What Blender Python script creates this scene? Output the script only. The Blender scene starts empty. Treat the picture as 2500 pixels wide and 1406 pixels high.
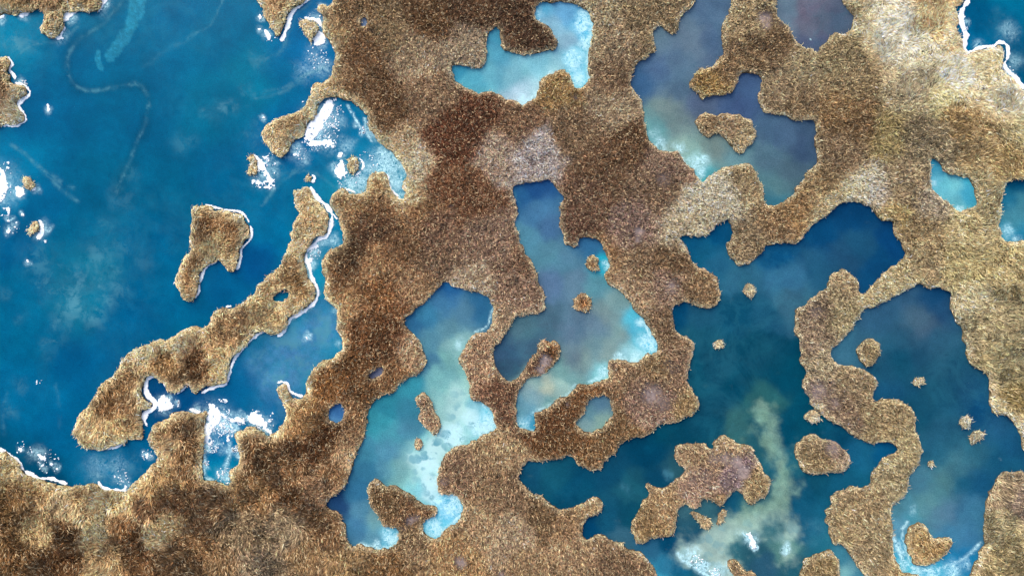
import bpy, math, random
import numpy as np
R = np.random.default_rng(7)
S = bpy.context.scene
C = S.collection
PX = 0.05                      # metres per pixel of the survey grid
CX, CY = 1250.0, 703.0
HCAM = 83.3                    # flying height

# ------------------------------------------------------------------ camera, sky, sun, exposure
cam = bpy.data.cameras.new('camera'); cam_o = bpy.data.objects.new('camera', cam); C.objects.link(cam_o)
cam_o.location = (0, 0, HCAM); cam.lens = 24.0; cam.sensor_width = 36.0
cam.clip_start = 1; cam.clip_end = 2000
S.camera = cam_o
SUN_EL, SUN_AZ = math.radians(46), math.radians(-30)      # light comes from the upper left of the frame
w = bpy.data.worlds.new('World'); S.world = w; w.use_nodes = True
nt = w.node_tree; nt.nodes.clear()
sky = nt.nodes.new('ShaderNodeTexSky'); sky.sky_type = 'NISHITA'; sky.sun_disc = False
sky.sun_elevation = SUN_EL; sky.sun_rotation = SUN_AZ; sky.dust_density = 3.0; sky.air_density = 1.0
bg = nt.nodes.new('ShaderNodeBackground'); bg.inputs[1].default_value = 0.15
wo = nt.nodes.new('ShaderNodeOutputWorld')
nt.links.new(sky.outputs[0], bg.inputs[0]); nt.links.new(bg.outputs[0], wo.inputs[0])
sl = bpy.data.lights.new('sun', 'SUN'); sl.energy = 1.15; sl.angle = math.radians(32); sl.color = (1, .92, .80)
so = bpy.data.objects.new('sun', sl); C.objects.link(so)
so.rotation_euler = (math.pi / 2 - SUN_EL, 0, math.pi - SUN_AZ)
S.view_settings.view_transform = 'Standard'; S.view_settings.look = 'None'
S.view_settings.exposure = 0.72; S.view_settings.gamma = 1; S.view_settings.use_curve_mapping = False
KW = np.array([1.48, 1.46, 1.46])        # light on a level matt surface
KR = np.array([.74, .80, .97])        # the same inside the reeds

# ------------------------------------------------------------------ numeric helpers
def lin(c):
    c = np.asarray(c, float) / 255.0
    return np.where(c <= .04045, c / 12.92, ((c + .055) / 1.055) ** 2.4)
G = 2.0; X0, Y0, X1, Y1 = -260, -260, 2760, 1666
NX, NY = int((X1 - X0) / G), int((Y1 - Y0) / G)
def wx(x): return (np.asarray(x, float) - CX) * PX
def wy(y): return (CY - np.asarray(y, float)) * PX
def pts(s):
    a = [float(v) for v in s.replace(',', ' ').split()]
    return np.array(a).reshape(-1, 2)
def smooth(p, closed=True, n=1):
    for _ in range(n):
        if closed:
            q = np.roll(p, -1, 0); p = np.stack([.75 * p + .25 * q, .25 * p + .75 * q], 1).reshape(-1, 2)
        else:
            a, b = p[:-1], p[1:]
            p = np.vstack([p[:1], np.stack([.75 * a + .25 * b, .25 * a + .75 * b], 1).reshape(-1, 2), p[-1:]])
    return p
def fill(p):
    """boolean raster of a polygon"""
    m = np.zeros((NY, NX), bool)
    xs, ys = (p[:, 0] - X0) / G, (p[:, 1] - Y0) / G
    x2, y2 = np.roll(xs, -1), np.roll(ys, -1)
    for r in range(max(0, int(ys.min())), min(NY, int(ys.max()) + 2)):
        yc = r + .5
        k = ((ys <= yc) & (y2 > yc)) | ((y2 <= yc) & (ys > yc))
        if not k.any(): continue
        t = np.sort(xs[k] + (yc - ys[k]) / (y2[k] - ys[k]) * (x2[k] - xs[k]))
        for a, b in zip(t[::2], t[1::2]):
            m[r, max(0, int(round(a))):max(0, int(round(b)))] = True
    return m
def blur(a, n, k=3):
    a = a.astype(np.float32)
    for _ in range(k):
        for ax in (0, 1):
            pw = [(0, 0), (0, 0)]; pw[ax] = (n + 1, n)
            c = np.cumsum(np.pad(a, pw, mode='edge'), axis=ax, dtype=np.float64)
            L = a.shape[ax]
            hi = np.take(c, range(2 * n + 1, 2 * n + 1 + L), axis=ax); lo = np.take(c, range(0, L), axis=ax)
            a = ((hi - lo) / (2 * n + 1)).astype(np.float32)
    return a
def samp(a, x, y):
    u = np.clip((np.asarray(x) - X0) / G - .5, 0, NX - 1.001); v = np.clip((np.asarray(y) - Y0) / G - .5, 0, NY - 1.001)
    i = u.astype(int); j = v.astype(int); fu = u - i; fv = v - j
    return (a[j, i] * (1 - fu) + a[j, i + 1] * fu) * (1 - fv) + (a[j + 1, i] * (1 - fu) + a[j + 1, i + 1] * fu) * fv
_nz = R.random((257, 257)); _nz[-1] = _nz[0]; _nz[:, -1] = _nz[:, 0]
def noise(x, y, s, oct=3, seed=0):
    """fractal value noise in -1..1"""
    t = 0; amp = 1; tot = 0
    for o in range(oct):
        u = (np.asarray(x) / s + 37.7 * (seed + 1) + 11 * o) % 256; v = (np.asarray(y) / s + 91.3 * (seed + 1) + 17 * o) % 256
        i = u.astype(int); j = v.astype(int); fu = u - i; fv = v - j
        fu = fu * fu * (3 - 2 * fu); fv = fv * fv * (3 - 2 * fv)
        n = (_nz[j, i] * (1 - fu) + _nz[j, i + 1] * fu) * (1 - fv) + (_nz[j + 1, i] * (1 - fu) + _nz[j + 1, i + 1] * fu) * fv
        t = t + amp * (2 * n - 1); tot += amp; amp *= .55; s = s / 2.1
    return t / tot * 1.6
def table(s):
    a = [float(v) for v in s.replace('(', ' ').replace(')', ' ').replace(',', ' ').split()]
    return np.array(a).reshape(-1, 5)
def interp(tab, x, y, s):
    """smooth interpolation of colours given at survey points"""
    c = lin(tab[:, 2:]); out = np.zeros((len(x), 3))
    for k in range(0, len(x), 40000):
        d2 = (x[k:k + 40000, None] - tab[None, :, 0]) ** 2 + (y[k:k + 40000, None] - tab[None, :, 1]) ** 2
        dm = d2.min(1, keepdims=True)
        wgt = np.exp(-(d2 - dm) / (2 * s * s) * .35) / (d2 + s * s * .5) ** 1.6
        out[k:k + 40000] = wgt @ c / wgt.sum(1, keepdims=True)
    return out
def brush(lst, x, y):
    v = np.zeros(len(x))
    for b in lst:
        bx, by, r = b[:3]; a = b[3] if len(b) > 3 else 1
        k = (abs(x - bx) < 2.6 * r) & (abs(y - by) < 2.6 * r)
        d2 = ((x[k] - bx) ** 2 + (y[k] - by) ** 2) / (r * r)
        v[k] = np.maximum(v[k], a * np.exp(-d2 ** 1.4 * .7))
    return v
def stroke(p, wd, x, y, a=1.0):
    v = np.zeros(len(x)); p = smooth(pts(p), False, 2)
    lo, hi = p.min(0) - 4 * wd, p.max(0) + 4 * wd
    k = np.where((x > lo[0]) & (x < hi[0]) & (y > lo[1]) & (y < hi[1]))[0]
    d = np.full(len(k), 1e9)
    for (ax, ay), (bx, by) in zip(p[:-1], p[1:]):
        ex, ey = bx - ax, by - ay; L = ex * ex + ey * ey + 1e-9
        t = np.clip(((x[k] - ax) * ex + (y[k] - ay) * ey) / L, 0, 1)
        d = np.minimum(d, (x[k] - ax - t * ex) ** 2 + (y[k] - ay - t * ey) ** 2)
    v[k] = a * np.exp(-d / (wd * wd))
    return v

# ------------------------------------------------------------------ the survey: shorelines in pixels of the aerial grid
LAKE = "-260,-260 815,-260 815,0 812,20 788,14 775,15 776,30 788,44 800,45 788,52 792,75 797,100 812,110 815,140 818,160 812,180 788,207 775,206 764,203 765,220 754,235 751,250 745,265 720,278 697,285 675,288 652,300 640,318 643,350 652,357 672,380 685,391 697,384 712,357 725,343 745,325 750,300 765,290 780,263 788,245 805,238 825,238 858,245 875,265 898,283 900,313 915,338 933,350 940,360 968,380 985,400 993,427 985,452 988,477 980,492 968,480 950,462 948,447 945,427 925,421 903,425 898,440 895,475 868,472 838,460 818,465 808,487 809,502 823,522 835,550 839,577 839,597 815,603 798,612 790,630 781,655 793,675 795,703 790,716 798,731 818,746 823,769 823,804 832,834 833,854 815,872 800,882 785,883 770,894 753,917 750,942 748,959 735,969 720,974 710,964 703,954 698,936 688,934 675,944 672,959 678,971 693,975 695,999 696,1029 685,1044 675,1054 653,1061 638,1047 625,1039 612,1040 595,1046 578,1054 573,1066 581,1084 588,1109 581,1137 563,1144 561,1184 548,1184 533,1174 498,1170 494,1154 494,1116 498,1079 502,1029 512,991 498,999 480,1007 465,1003 438,1003 410,1016 383,1034 366,1049 362,1069 365,1089 383,1104 388,1121 375,1136 355,1149 348,1161 328,1179 310,1199 288,1200 263,1196 245,1194 240,1179 218,1180 185,1184 160,1181 120,1175 98,1169 78,1159 53,1144 50,1129 30,1114 0,1096 -60,1065 -260,1000"
LAKE_NE = "2358,-260 2356,0 2345,12 2325,15 2333,33 2338,58 2343,83 2350,100 2348,115 2355,133 2360,150 2365,130 2380,123 2400,119 2418,119 2438,105 2450,118 2453,140 2443,158 2448,173 2470,195 2498,220 2600,300 2760,380 2760,-260"
PONDS = {
 'P1': "1099,160 1123,160 1141,160 1156,173 1173,173 1186,155 1191,120 1187,88 1200,75 1221,63 1222,105 1236,123 1248,130 1275,135 1298,138 1313,128 1360,128 1369,110 1360,85 1338,63 1310,53 1304,33 1310,8 1350,5 1400,8 1425,23 1443,33 1445,75 1440,108 1433,130 1435,180 1440,193 1420,215 1405,215 1400,198 1393,180 1375,173 1355,178 1335,186 1323,198 1313,215 1300,240 1278,258 1265,248 1250,243 1230,240 1218,228 1193,225 1163,228 1138,220 1123,208 1108,203 1106,183",
 'P2': "1705,-260 1700,0 1690,20 1670,35 1660,50 1658,78 1638,88 1623,70 1600,66 1598,100 1603,125 1583,135 1560,153 1548,180 1538,198 1545,215 1560,233 1570,263 1575,318 1590,350 1613,365 1640,370 1665,377 1675,397 1693,420 1710,444 1723,437 1750,420 1778,405 1813,398 1835,405 1848,427 1863,462 1868,502 1880,502 1898,500 1923,485 1945,457 1963,432 1985,407 1998,380 1985,352 1988,318 1985,290 1958,298 1935,298 1918,283 1890,278 1875,278 1860,280 1850,265 1848,240 1860,215 1863,190 1850,180 1823,180 1803,175 1803,195 1790,218 1770,230 1740,233 1715,243 1708,225 1690,220 1680,210 1688,185 1708,168 1725,173 1740,153 1770,138 1765,120 1758,105 1760,80 1768,50 1783,25 1785,0 1790,-260",
 'P3': "1892,-260 1897,20 1893,42 1905,50 1922,65 1930,85 1950,105 1975,120 1995,137 1997,120 2015,112 2020,90 2040,85 2075,82 2078,60 2080,40 2065,25 2050,0 2050,-260",
 'P4': "1250,449 1300,443 1345,440 1353,454 1375,477 1375,490 1361,500 1365,527 1370,564 1378,594 1390,607 1408,604 1411,577 1440,582 1460,584 1475,607 1480,627 1488,647 1480,664 1473,680 1483,699 1503,703 1520,724 1535,741 1550,766 1575,776 1585,814 1603,844 1603,859 1573,864 1560,886 1538,881 1495,877 1483,891 1488,919 1463,929 1435,934 1410,934 1400,954 1385,969 1360,971 1343,989 1320,1004 1300,1009 1308,1034 1308,1049 1280,1054 1260,1039 1260,1011 1268,979 1273,949 1288,919 1310,918 1333,919 1345,899 1358,889 1368,864 1370,839 1363,829 1325,826 1315,841 1310,861 1288,874 1283,901 1263,916 1250,926 1235,926 1223,916 1210,889 1198,849 1220,844 1225,829 1230,814 1248,794 1250,779 1270,771 1298,764 1328,764 1333,736 1323,704 1313,687 1303,640 1283,617 1268,584 1260,557 1255,534 1265,524 1265,507 1255,484 1250,470",
 'P4b': "1440,969 1483,966 1490,981 1493,1009 1488,1026 1465,1046 1435,1053 1415,1046 1413,1029 1430,1004 1433,984",
 'P5': "1090,687 1070,706 1050,719 1048,731 1018,759 988,776 993,796 1010,819 1035,846 1045,876 1038,901 1015,919 985,929 970,959 943,966 915,974 900,996 895,1029 893,1054 890,1074 873,1091 868,1121 850,1161 845,1189 820,1209 790,1234 808,1241 833,1251 845,1274 848,1304 860,1329 883,1329 923,1340 955,1339 970,1319 973,1289 945,1288 933,1276 923,1254 905,1241 898,1214 898,1184 913,1169 928,1169 940,1181 975,1189 1005,1201 1025,1219 1038,1231 1073,1241 1070,1256 1030,1274 1035,1294 1050,1309 1073,1311 1083,1291 1113,1281 1130,1254 1125,1219 1108,1204 1080,1209 1070,1201 1068,1164 1073,1136 1088,1104 1115,1086 1158,1076 1170,1061 1208,1054 1213,1039 1203,1011 1188,986 1158,981 1148,969 1145,929 1135,909 1123,886 1120,871 1138,844 1155,816 1188,806 1200,779 1203,749 1195,719 1155,714 1125,709 1100,689",
 'P6': "1650,582 1675,579 1705,581 1733,569 1753,547 1770,537 1785,549 1790,572 1773,592 1773,612 1788,637 1815,651 1843,639 1858,614 1870,600 1913,590 1943,592 1960,577 1983,542 2013,529 2035,507 2073,496 2118,499 2133,519 2145,537 2180,539 2183,572 2195,594 2210,624 2178,647 2155,669 2133,687 2123,702 2110,719 2095,721 2093,704 2093,679 2070,662 2050,659 2028,667 2018,692 2013,702 1985,719 1968,736 1940,759 1936,804 1948,824 1953,854 1955,884 1965,901 1960,929 1960,949 1975,966 1980,991 2000,1001 2010,1019 2030,1034 2050,1036 2063,1054 2088,1071 2125,1080 2155,1080 2185,1081 2188,1104 2165,1111 2145,1131 2128,1154 2120,1184 2090,1190 2073,1184 2050,1194 2025,1206 2023,1226 2013,1254 2015,1271 2025,1284 2025,1306 2030,1331 2060,1331 2075,1356 2093,1381 2110,1404 2160,1480 2180,1666 1640,1666 1615,1450 1603,1404 1593,1379 1573,1354 1560,1341 1528,1339 1510,1321 1490,1314 1475,1299 1455,1301 1425,1325 1421,1304 1423,1284 1440,1261 1463,1256 1471,1239 1468,1216 1448,1211 1425,1224 1385,1236 1355,1236 1343,1226 1328,1211 1300,1206 1285,1186 1265,1171 1270,1146 1288,1125 1325,1126 1355,1119 1400,1113 1410,1134 1428,1136 1433,1149 1450,1153 1468,1144 1470,1126 1495,1114 1508,1091 1530,1069 1568,1069 1585,1059 1598,1039 1640,1034 1675,1019 1700,1009 1708,974 1695,956 1675,924 1678,901 1690,884 1693,839 1685,826 1655,819 1645,791 1643,766 1650,741 1680,736 1700,749 1723,757 1740,751 1760,726 1758,704 1750,680 1735,662 1700,647 1685,632 1675,602 1660,587",
 'P7': "2023,859 2048,839 2075,814 2085,789 2100,764 2110,749 2128,748 2150,739 2183,726 2208,709 2225,704 2233,694 2250,694 2265,705 2320,708 2323,731 2318,759 2335,786 2350,804 2348,829 2358,851 2358,879 2375,896 2403,904 2415,921 2413,954 2413,986 2423,1011 2463,1014 2475,1039 2483,1054 2488,1079 2498,1106 2560,1115 2760,1110 2760,1150 2560,1158 2498,1153 2450,1150 2435,1166 2418,1194 2403,1224 2398,1271 2403,1324 2388,1354 2373,1384 2363,1404 2340,1500 2240,1500 2250,1404 2225,1396 2203,1396 2198,1379 2180,1354 2173,1304 2179,1274 2173,1229 2200,1216 2215,1194 2215,1166 2230,1144 2248,1129 2250,1099 2245,1069 2235,1049 2230,1014 2213,986 2185,970 2155,976 2128,981 2125,966 2143,944 2140,924 2118,909 2100,899 2075,894 2048,894 2030,881",
 'P8': "2269,379 2275,389 2290,399 2298,419 2320,427 2343,434 2365,434 2373,452 2380,474 2385,499 2360,509 2345,522 2333,512 2313,497 2300,484 2280,469 2270,449 2266,429 2275,419 2273,399",
 'P9': "2498,441 2458,444 2458,462 2445,477 2445,512 2438,557 2445,594 2475,594 2500,589 2600,580 2600,430",
 'PA': "805,997 820,987 838,987 840,1007 835,1024 820,1030 805,1022 804,1007",
 'PB': "903,924 903,912 925,897 943,894 933,909 918,922",
 'PC': "882,48 890,43 898,50 897,64 889,70 882,60",
}
POND_LABEL = {
 'P1': 'pale turquoise hooked pond with milky ice near the top centre', 'P2': 'long slate blue pond with a greenish milky patch on its left',
 'P3': 'dull mauve pond beside the pale flattened reeds', 'P4': 'grey lavender pond in the middle of the reed bed',
 'P4b': 'small round grey green pond below the lavender pond', 'P5': 'turquoise pond with cloudy white mottled ice',
 'P6': 'large dark teal pool with a pale green sediment trail', 'P7': 'deep blue pool beside the right hand reed bank',
 'P8': 'small bright turquoise pond among the right hand reeds', 'P9': 'teal pond cut by the right edge', 'PA': 'tiny blue pool ringed with ice in brown reeds',
 'PB': 'tiny mauve puddle in brown reeds', 'PC': 'tiny icy hole in the upper reeds'}
# land pieces of their own: (kind, label, outline)
LAND = [
 ('reed_headland','pale reed headland with a hanging lobe in the top left corner',"-260,-260 260,-260 256,-60 253,0 245,13 235,33 213,33 195,29 180,30 155,32 153,50 158,68 148,83 135,95 118,95 105,80 103,65 110,50 110,38 100,24 75,30 51,30 43,46 28,43 15,35 0,40 -60,45 -260,60"),
 ('reed_headland','ice rimmed reed headland cut by the left edge',"-60,150 0,143 15,138 23,148 25,160 16,173 30,188 33,210 50,208 68,220 70,232 60,235 43,250 50,270 63,288 58,298 35,310 20,303 0,306 -60,300"),
 ('reed_headland','tapering reed point hanging from the top edge with an ice edge on its right',"622,-60 622,0 628,12 643,18 644,35 650,50 660,62 670,80 673,90 683,88 692,70 700,45 712,25 735,10 755,0 770,-60"),
 ('reed_islet','grey tussock islet with white ice on both sides near the top',"733,50 742,47 760,50 780,62 785,75 773,85 765,108 756,100 745,85 735,65"),
 ('reed_island','brown boot shaped reed island alone in the blue lake',"465,515 475,502 495,500 515,507 550,515 580,516 598,527 608,550 614,572 600,592 585,607 585,635 573,662 563,667 545,652 530,637 508,642 493,657 488,680 483,702 483,719 473,732 458,733 445,724 443,712 430,697 430,670 440,645 458,625 473,612 463,597 468,572 465,560 470,537"),
 ('reed_island','long winding reed island running diagonally through the lake',"743,452 755,457 760,475 773,492 790,502 803,522 803,542 800,562 795,577 780,575 768,580 765,592 748,605 743,625 745,645 748,672 763,695 773,703 773,724 760,742 735,759 708,769 700,792 688,809 670,820 653,812 645,804 625,814 613,829 588,854 573,869 560,897 553,924 550,937 528,939 495,949 483,962 470,957 465,937 450,944 430,962 413,957 405,942 390,927 378,919 358,921 350,939 348,959 355,974 373,982 370,992 350,999 343,1014 350,1034 355,1054 350,1069 333,1076 318,1069 298,1086 270,1091 245,1094 233,1101 215,1091 193,1081 178,1059 185,1036 195,1006 220,986 238,966 243,946 263,924 283,911 305,874 318,856 350,844 400,829 430,816 445,804 468,794 490,798 513,786 515,766 530,754 550,751 585,751 603,731 623,714 625,702 652,680 685,642 692,622 710,597 712,570 717,535 733,522 720,502 717,485 713,472 730,465"),
 ('reed_islet','round pale tussock with an ice arc on its right side',"848,390 860,381 875,384 878,407 870,424 858,427 846,417"),
 ('reed_islet','tiny tussock just above the tip of the long island',"743,430 748,426 759,427 761,439 750,446 741,440"),
 ('reed_islet','small spiky tussock at the left of a white ice wedge',"605,382 618,380 628,395 632,412 625,425 612,422 601,430 605,415 612,400"),
 ('reed_islet','little pale tussock beside the big white ice at the left edge',"58,437 70,433 81,440 83,457 73,467 60,457"),
 ('reed_islet','little fan shaped tussock backed by white ice in the left of the lake',"83,537 95,538 97,560 92,572 75,575 62,562 75,552"),
 ('reed_island','curved grey brown reed island in the long slate pond',"1689,295 1700,283 1725,278 1745,283 1780,283 1800,278 1823,288 1840,308 1845,333 1835,354 1815,372 1795,372 1778,354 1770,335 1750,323 1740,338 1723,340 1710,325 1700,310"),
 ('reed_islet','small squarish reed islet in the upper lavender pond',"1432,627 1442,622 1462,630 1465,645 1460,660 1440,662 1432,650"),
 ('reed_islet','rusty brown teardrop reed islet in the lavender pond',"1420,709 1428,710 1438,722 1443,742 1440,758 1420,762 1400,758 1400,735 1410,720"),
 ('reed_island','narrow slanting reed island in the turquoise pond',"1015,956 1035,949 1050,974 1063,1001 1075,1026 1075,1051 1068,1062 1055,1058 1033,1036 1018,1016 1023,991 1013,974"),
 ('reed_islet','tiny reddish tussock in the turquoise pond',"1012,1072 1022,1068 1030,1080 1030,1095 1020,1101 1010,1090"),
 ('reed_island','big lobed reed island with a violet mud hollow',"1644,1094 1652,1087 1680,1084 1690,1080 1715,1082 1725,1092 1733,1100 1745,1078 1755,1064 1775,1066 1795,1076 1812,1084 1828,1080 1838,1096 1842,1115 1855,1126 1858,1145 1870,1158 1882,1170 1878,1190 1870,1215 1850,1222 1833,1234 1820,1222 1815,1207 1800,1192 1790,1205 1773,1219 1768,1236 1755,1234 1740,1224 1722,1219 1708,1222 1705,1236 1688,1240 1680,1232 1665,1233 1655,1240 1652,1265 1650,1290 1645,1308 1620,1309 1595,1312 1575,1330 1560,1326 1550,1310 1538,1290 1538,1268 1555,1250 1570,1228 1583,1212 1585,1200 1576,1192 1574,1180 1585,1173 1596,1186 1610,1196 1625,1192 1640,1175 1660,1162 1668,1155 1672,1142 1660,1135 1648,1125 1645,1110"),
 ('reed_islet','narrow slanting islet just below the big lobed island',"1684,1244 1705,1244 1715,1261 1733,1271 1733,1289 1715,1290 1703,1271"),
 ('reed_islet','small upright oval islet right below the big lobed island',"1763,1239 1773,1251 1770,1271 1755,1279 1745,1274 1750,1254"),
 ('reed_islet','knobbly reed islet cut by the bottom edge in the dark pool',"1770,1374 1775,1366 1792,1364 1805,1376 1815,1392 1835,1393 1850,1406 1850,1430 1800,1425 1788,1400 1775,1388"),
 ('reed_islet','small pale tussock in the dark pool below the reed lobe',"1817,697 1830,690 1842,697 1846,712 1840,724 1822,724 1817,712"),
 ('reed_islet','tiny round tussock at the left of the dark pool',"1740,832 1748,824 1760,827 1765,838 1760,849 1745,850 1739,842"),
 ('reed_islet','bright pale hook shaped tussock against the isthmus shore',"1963,1015 1973,1004 1988,999 2001,1008 2001,1026 1995,1037 1981,1035 1980,1020 1968,1025"),
 ('reed_island','rounded triangular reed island in the dark pool',"1938,1111 1948,1076 1975,1061 2000,1066 2015,1075 2045,1079 2055,1096 2070,1106 2076,1134 2065,1149 2025,1154 1998,1158 1965,1156 1953,1136"),
 ('reed_island','reed island cut by the bottom edge beside a pale blue inlet',"1940,1450 1950,1404 1963,1379 1968,1359 1995,1349 2010,1340 2025,1344 2035,1356 2048,1369 2050,1404 2055,1450"),
 ('reed_island','oval reed island in the upper left of the right hand pool',"2125,824 2145,836 2150,849 2145,876 2130,896 2115,899 2100,884 2090,864 2093,844 2105,829"),
 ('reed_islet','small tilted islet in the middle of the right hand pool',"2227,941 2229,924 2240,920 2256,918 2257,933 2245,942 2235,944"),
 ('reed_islet','white star shaped tussock in the right hand pool',"2344,1022 2352,1014 2366,1012 2374,1022 2372,1036 2358,1044 2346,1040"),
 ('reed_islet','smooth grey oval islet below the star shaped tussock',"2363,1078 2366,1060 2383,1049 2403,1051 2402,1064 2382,1077 2370,1082"),
 ('reed_islet','faint scrap of a tussock off the isthmus in the right hand pool',"2260,1128 2268,1122 2278,1128 2278,1138 2270,1144 2261,1140"),
 ('reed_island','golden heart shaped reed island at the bottom right',"2210,1304 2213,1284 2225,1274 2250,1278 2265,1289 2273,1311 2288,1315 2318,1313 2323,1324 2318,1344 2295,1361 2275,1379 2250,1381 2225,1376 2218,1354 2213,1329"),
 ('reed_headland','thick reed bank filling the bottom right corner',"2498,1153 2450,1150 2435,1166 2418,1194 2403,1224 2398,1271 2403,1324 2388,1354 2373,1384 2363,1404 2340,1500 2340,1666 2760,1666 2760,1150 2560,1158"),
]
HOLES = ["665,726 675,716 700,708 709,712 705,724 693,735 675,738 666,734"]
ISLE_POND = "1706,1234 1712,1226 1725,1222 1742,1228 1755,1238 1748,1255 1735,1262 1718,1255 1708,1246"

# ------------------------------------------------------------------ rasters
landid = np.ones((NY, NX), np.int16); waterid = np.full((NY, NX), -1, np.int16)
WNAMES = ['lake', 'lake_ne'] + list(PONDS)
for k, s in enumerate([LAKE, LAKE_NE] + list(PONDS.values())):
    m = fill(smooth(pts(s))); landid[m] = 0; waterid[m] = k
for k, (kind, lab, s) in enumerate(LAND):
    landid[fill(smooth(pts(s)))] = k + 2
for s in HOLES:
    m = fill(smooth(pts(s))); landid[m] = 0; waterid[m] = 0
_gy, _gx = np.mgrid[0:NY, 0:NX]; _px = _gx * G; _py = _gy * G
_wi = np.clip(_gx + ((3.6 * noise(_px, _py, 24, 2, 40) + 3.2 * noise(_px, _py, 9, 2, 42)) / G).round().astype(int), 0, NX - 1)
_wj = np.clip(_gy + ((3.6 * noise(_px, _py, 24, 2, 41) + 3.2 * noise(_px, _py, 9, 2, 43)) / G).round().astype(int), 0, NY - 1)
landid = landid[_wj, _wi]; waterid = waterid[_wj, _wi]
# nearest water body for every cell close to water
wl = waterid.copy()
for _ in range(9):
    e = wl < 0
    for sh, ax in ((1, 0), (-1, 0), (1, 1), (-1, 1)):
        q = np.roll(wl, sh, ax); k = (wl < 0) & (q >= 0) & e; wl[k] = q[k]
wl[landid > 1] = np.where(wl[landid > 1] < 0, 0, wl[landid > 1])
fields = {}
def field(k):
    if k not in fields: fields[k] = blur(landid == k, 1, 3)
    return fields[k]
gy, gx = np.mgrid[0:NY, 0:NX]; gx = (gx + .5) * G + X0; gy = (gy + .5) * G + Y0
lake_prox = blur(np.isin(waterid, (0, 1)) & (landid == 0), 7, 2); shore_prox = blur(landid == 0, 4, 2)

# ------------------------------------------------------------------ colours read off the survey
WCOL = {}
WCOL['lake'] = table("(300,300)(0,98,148)(150,150)(0,102,154)(60,80)(0,125,175)(20,60)(10,130,180)(500,100)(0,105,155)(620,200)(5,118,162)(700,180)(0,110,165)(750,150)(0,105,170)(700,330)(0,100,165)(560,250)(0,105,150)(400,450)(0,98,145)(250,450)(0,98,145)(100,500)(0,95,150)(30,380)(0,118,172)(30,470)(0,125,180)(100,800)(0,105,155)(50,700)(0,102,152)(200,650)(12,112,155)(180,750)(15,112,155)(300,800)(0,95,150)(450,760)(0,98,150)(650,550)(0,108,163)(620,650)(0,85,150)(560,690)(0,95,152)(100,1000)(0,105,160)(200,900)(0,92,148)(150,1060)(0,100,155)(90,1140)(0,70,110)(70,1120)(0,85,130)(250,1140)(0,110,165)(330,1120)(0,98,153)(640,850)(35,108,160)(720,850)(60,130,180)(700,900)(78,135,180)(600,930)(20,100,160)(660,960)(40,110,165)(770,800)(60,130,180)(800,780)(70,130,180)(820,840)(75,140,190)(460,1000)(0,78,140)(400,960)(0,70,130)(530,1100)(0,108,172)(540,1150)(20,140,190)(860,300)(0,112,168)(800,380)(0,105,160)(900,380)(20,125,180)(950,400)(70,150,195)(970,470)(70,145,195)(850,450)(50,135,180)(815,600)(20,130,185)(775,660)(30,140,190)(690,725)(30,115,165)(680,985)(30,105,165)(350,200)(0,102,152)(420,60)(0,105,158)(560,450)(0,98,150)(640,460)(5,108,160)(330,20)(0,110,160)(60,280)(0,95,150)(200,560)(0,102,150)(30,600)(0,95,150)(370,600)(0,98,150)(300,1000)(0,95,150)")
WCOL['lake_ne'] = table("(2400,60)(0,85,130)(2450,60)(0,100,145)(2480,150)(0,80,122)(2470,20)(0,110,155)(2390,100)(0,110,160)(2460,170)(0,95,140)")
WCOL['P1'] = table("(1110,180)(60,150,180)(1150,200)(90,175,195)(1200,180)(110,185,200)(1210,90)(70,150,178)(1215,130)(90,168,190)(1250,180)(130,195,205)(1320,150)(130,195,210)(1270,240)(190,225,235)(1340,60)(140,190,210)(1320,25)(90,180,215)(1380,30)(110,180,215)(1380,100)(150,195,210)(1420,60)(90,200,235)(1400,150)(120,215,235)(1420,190)(130,220,240)(1350,170)(160,215,222)(1300,215)(180,222,230)")
WCOL['P2'] = table("(1740,30)(88,113,143)(1740,100)(82,105,137)(1620,90)(105,130,150)(1690,100)(108,128,148)(1600,170)(85,110,145)(1560,200)(65,100,140)(1650,150)(92,117,143)(1650,220)(88,113,138)(1630,260)(125,145,145)(1650,300)(118,138,140)(1610,320)(110,160,165)(1590,350)(110,165,175)(1650,370)(150,180,170)(1700,400)(150,195,190)(1710,430)(70,170,185)(1740,370)(130,150,145)(1700,250)(88,103,133)(1830,210)(75,100,140)(1800,260)(70,90,130)(1900,330)(78,103,133)(1960,370)(68,88,118)(1930,420)(82,107,123)(1890,460)(90,125,135)(1890,490)(60,115,140)(1790,390)(110,150,160)(1870,380)(90,120,138)")
WCOL['P3'] = table("(2000,60)(105,105,125)(1920,20)(110,125,145)(1960,20)(120,110,130)(2050,60)(90,95,120)(1990,120)(90,95,125)")
WCOL['P4'] = table("(1300,455)(42,85,142)(1270,470)(50,100,150)(1310,520)(80,125,165)(1290,580)(95,145,170)(1340,560)(80,115,155)(1340,620)(95,140,160)(1380,640)(95,135,160)(1440,600)(60,110,155)(1400,690)(105,130,155)(1350,700)(100,125,160)(1480,650)(50,190,220)(1465,700)(100,150,165)(1500,740)(130,155,160)(1480,760)(130,145,150)(1350,780)(85,110,130)(1280,800)(88,117,133)(1230,860)(65,90,120)(1240,900)(60,85,110)(1300,850)(75,100,125)(1400,800)(100,120,145)(1450,800)(110,130,150)(1520,820)(140,160,160)(1560,830)(110,200,220)(1580,840)(80,195,235)(1560,790)(90,190,220)(1540,870)(170,220,230)(1450,850)(120,145,155)(1480,860)(145,160,160)(1420,880)(138,155,155)(1400,870)(115,130,145)(1470,910)(140,200,210)(1370,900)(130,165,165)(1400,920)(125,160,165)(1330,945)(200,200,180)(1310,930)(150,175,175)(1370,955)(170,195,190)(1300,970)(140,170,180)(1340,980)(140,180,180)(1280,1000)(120,165,185)(1275,1040)(90,180,215)(1300,1045)(70,160,200)")
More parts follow.
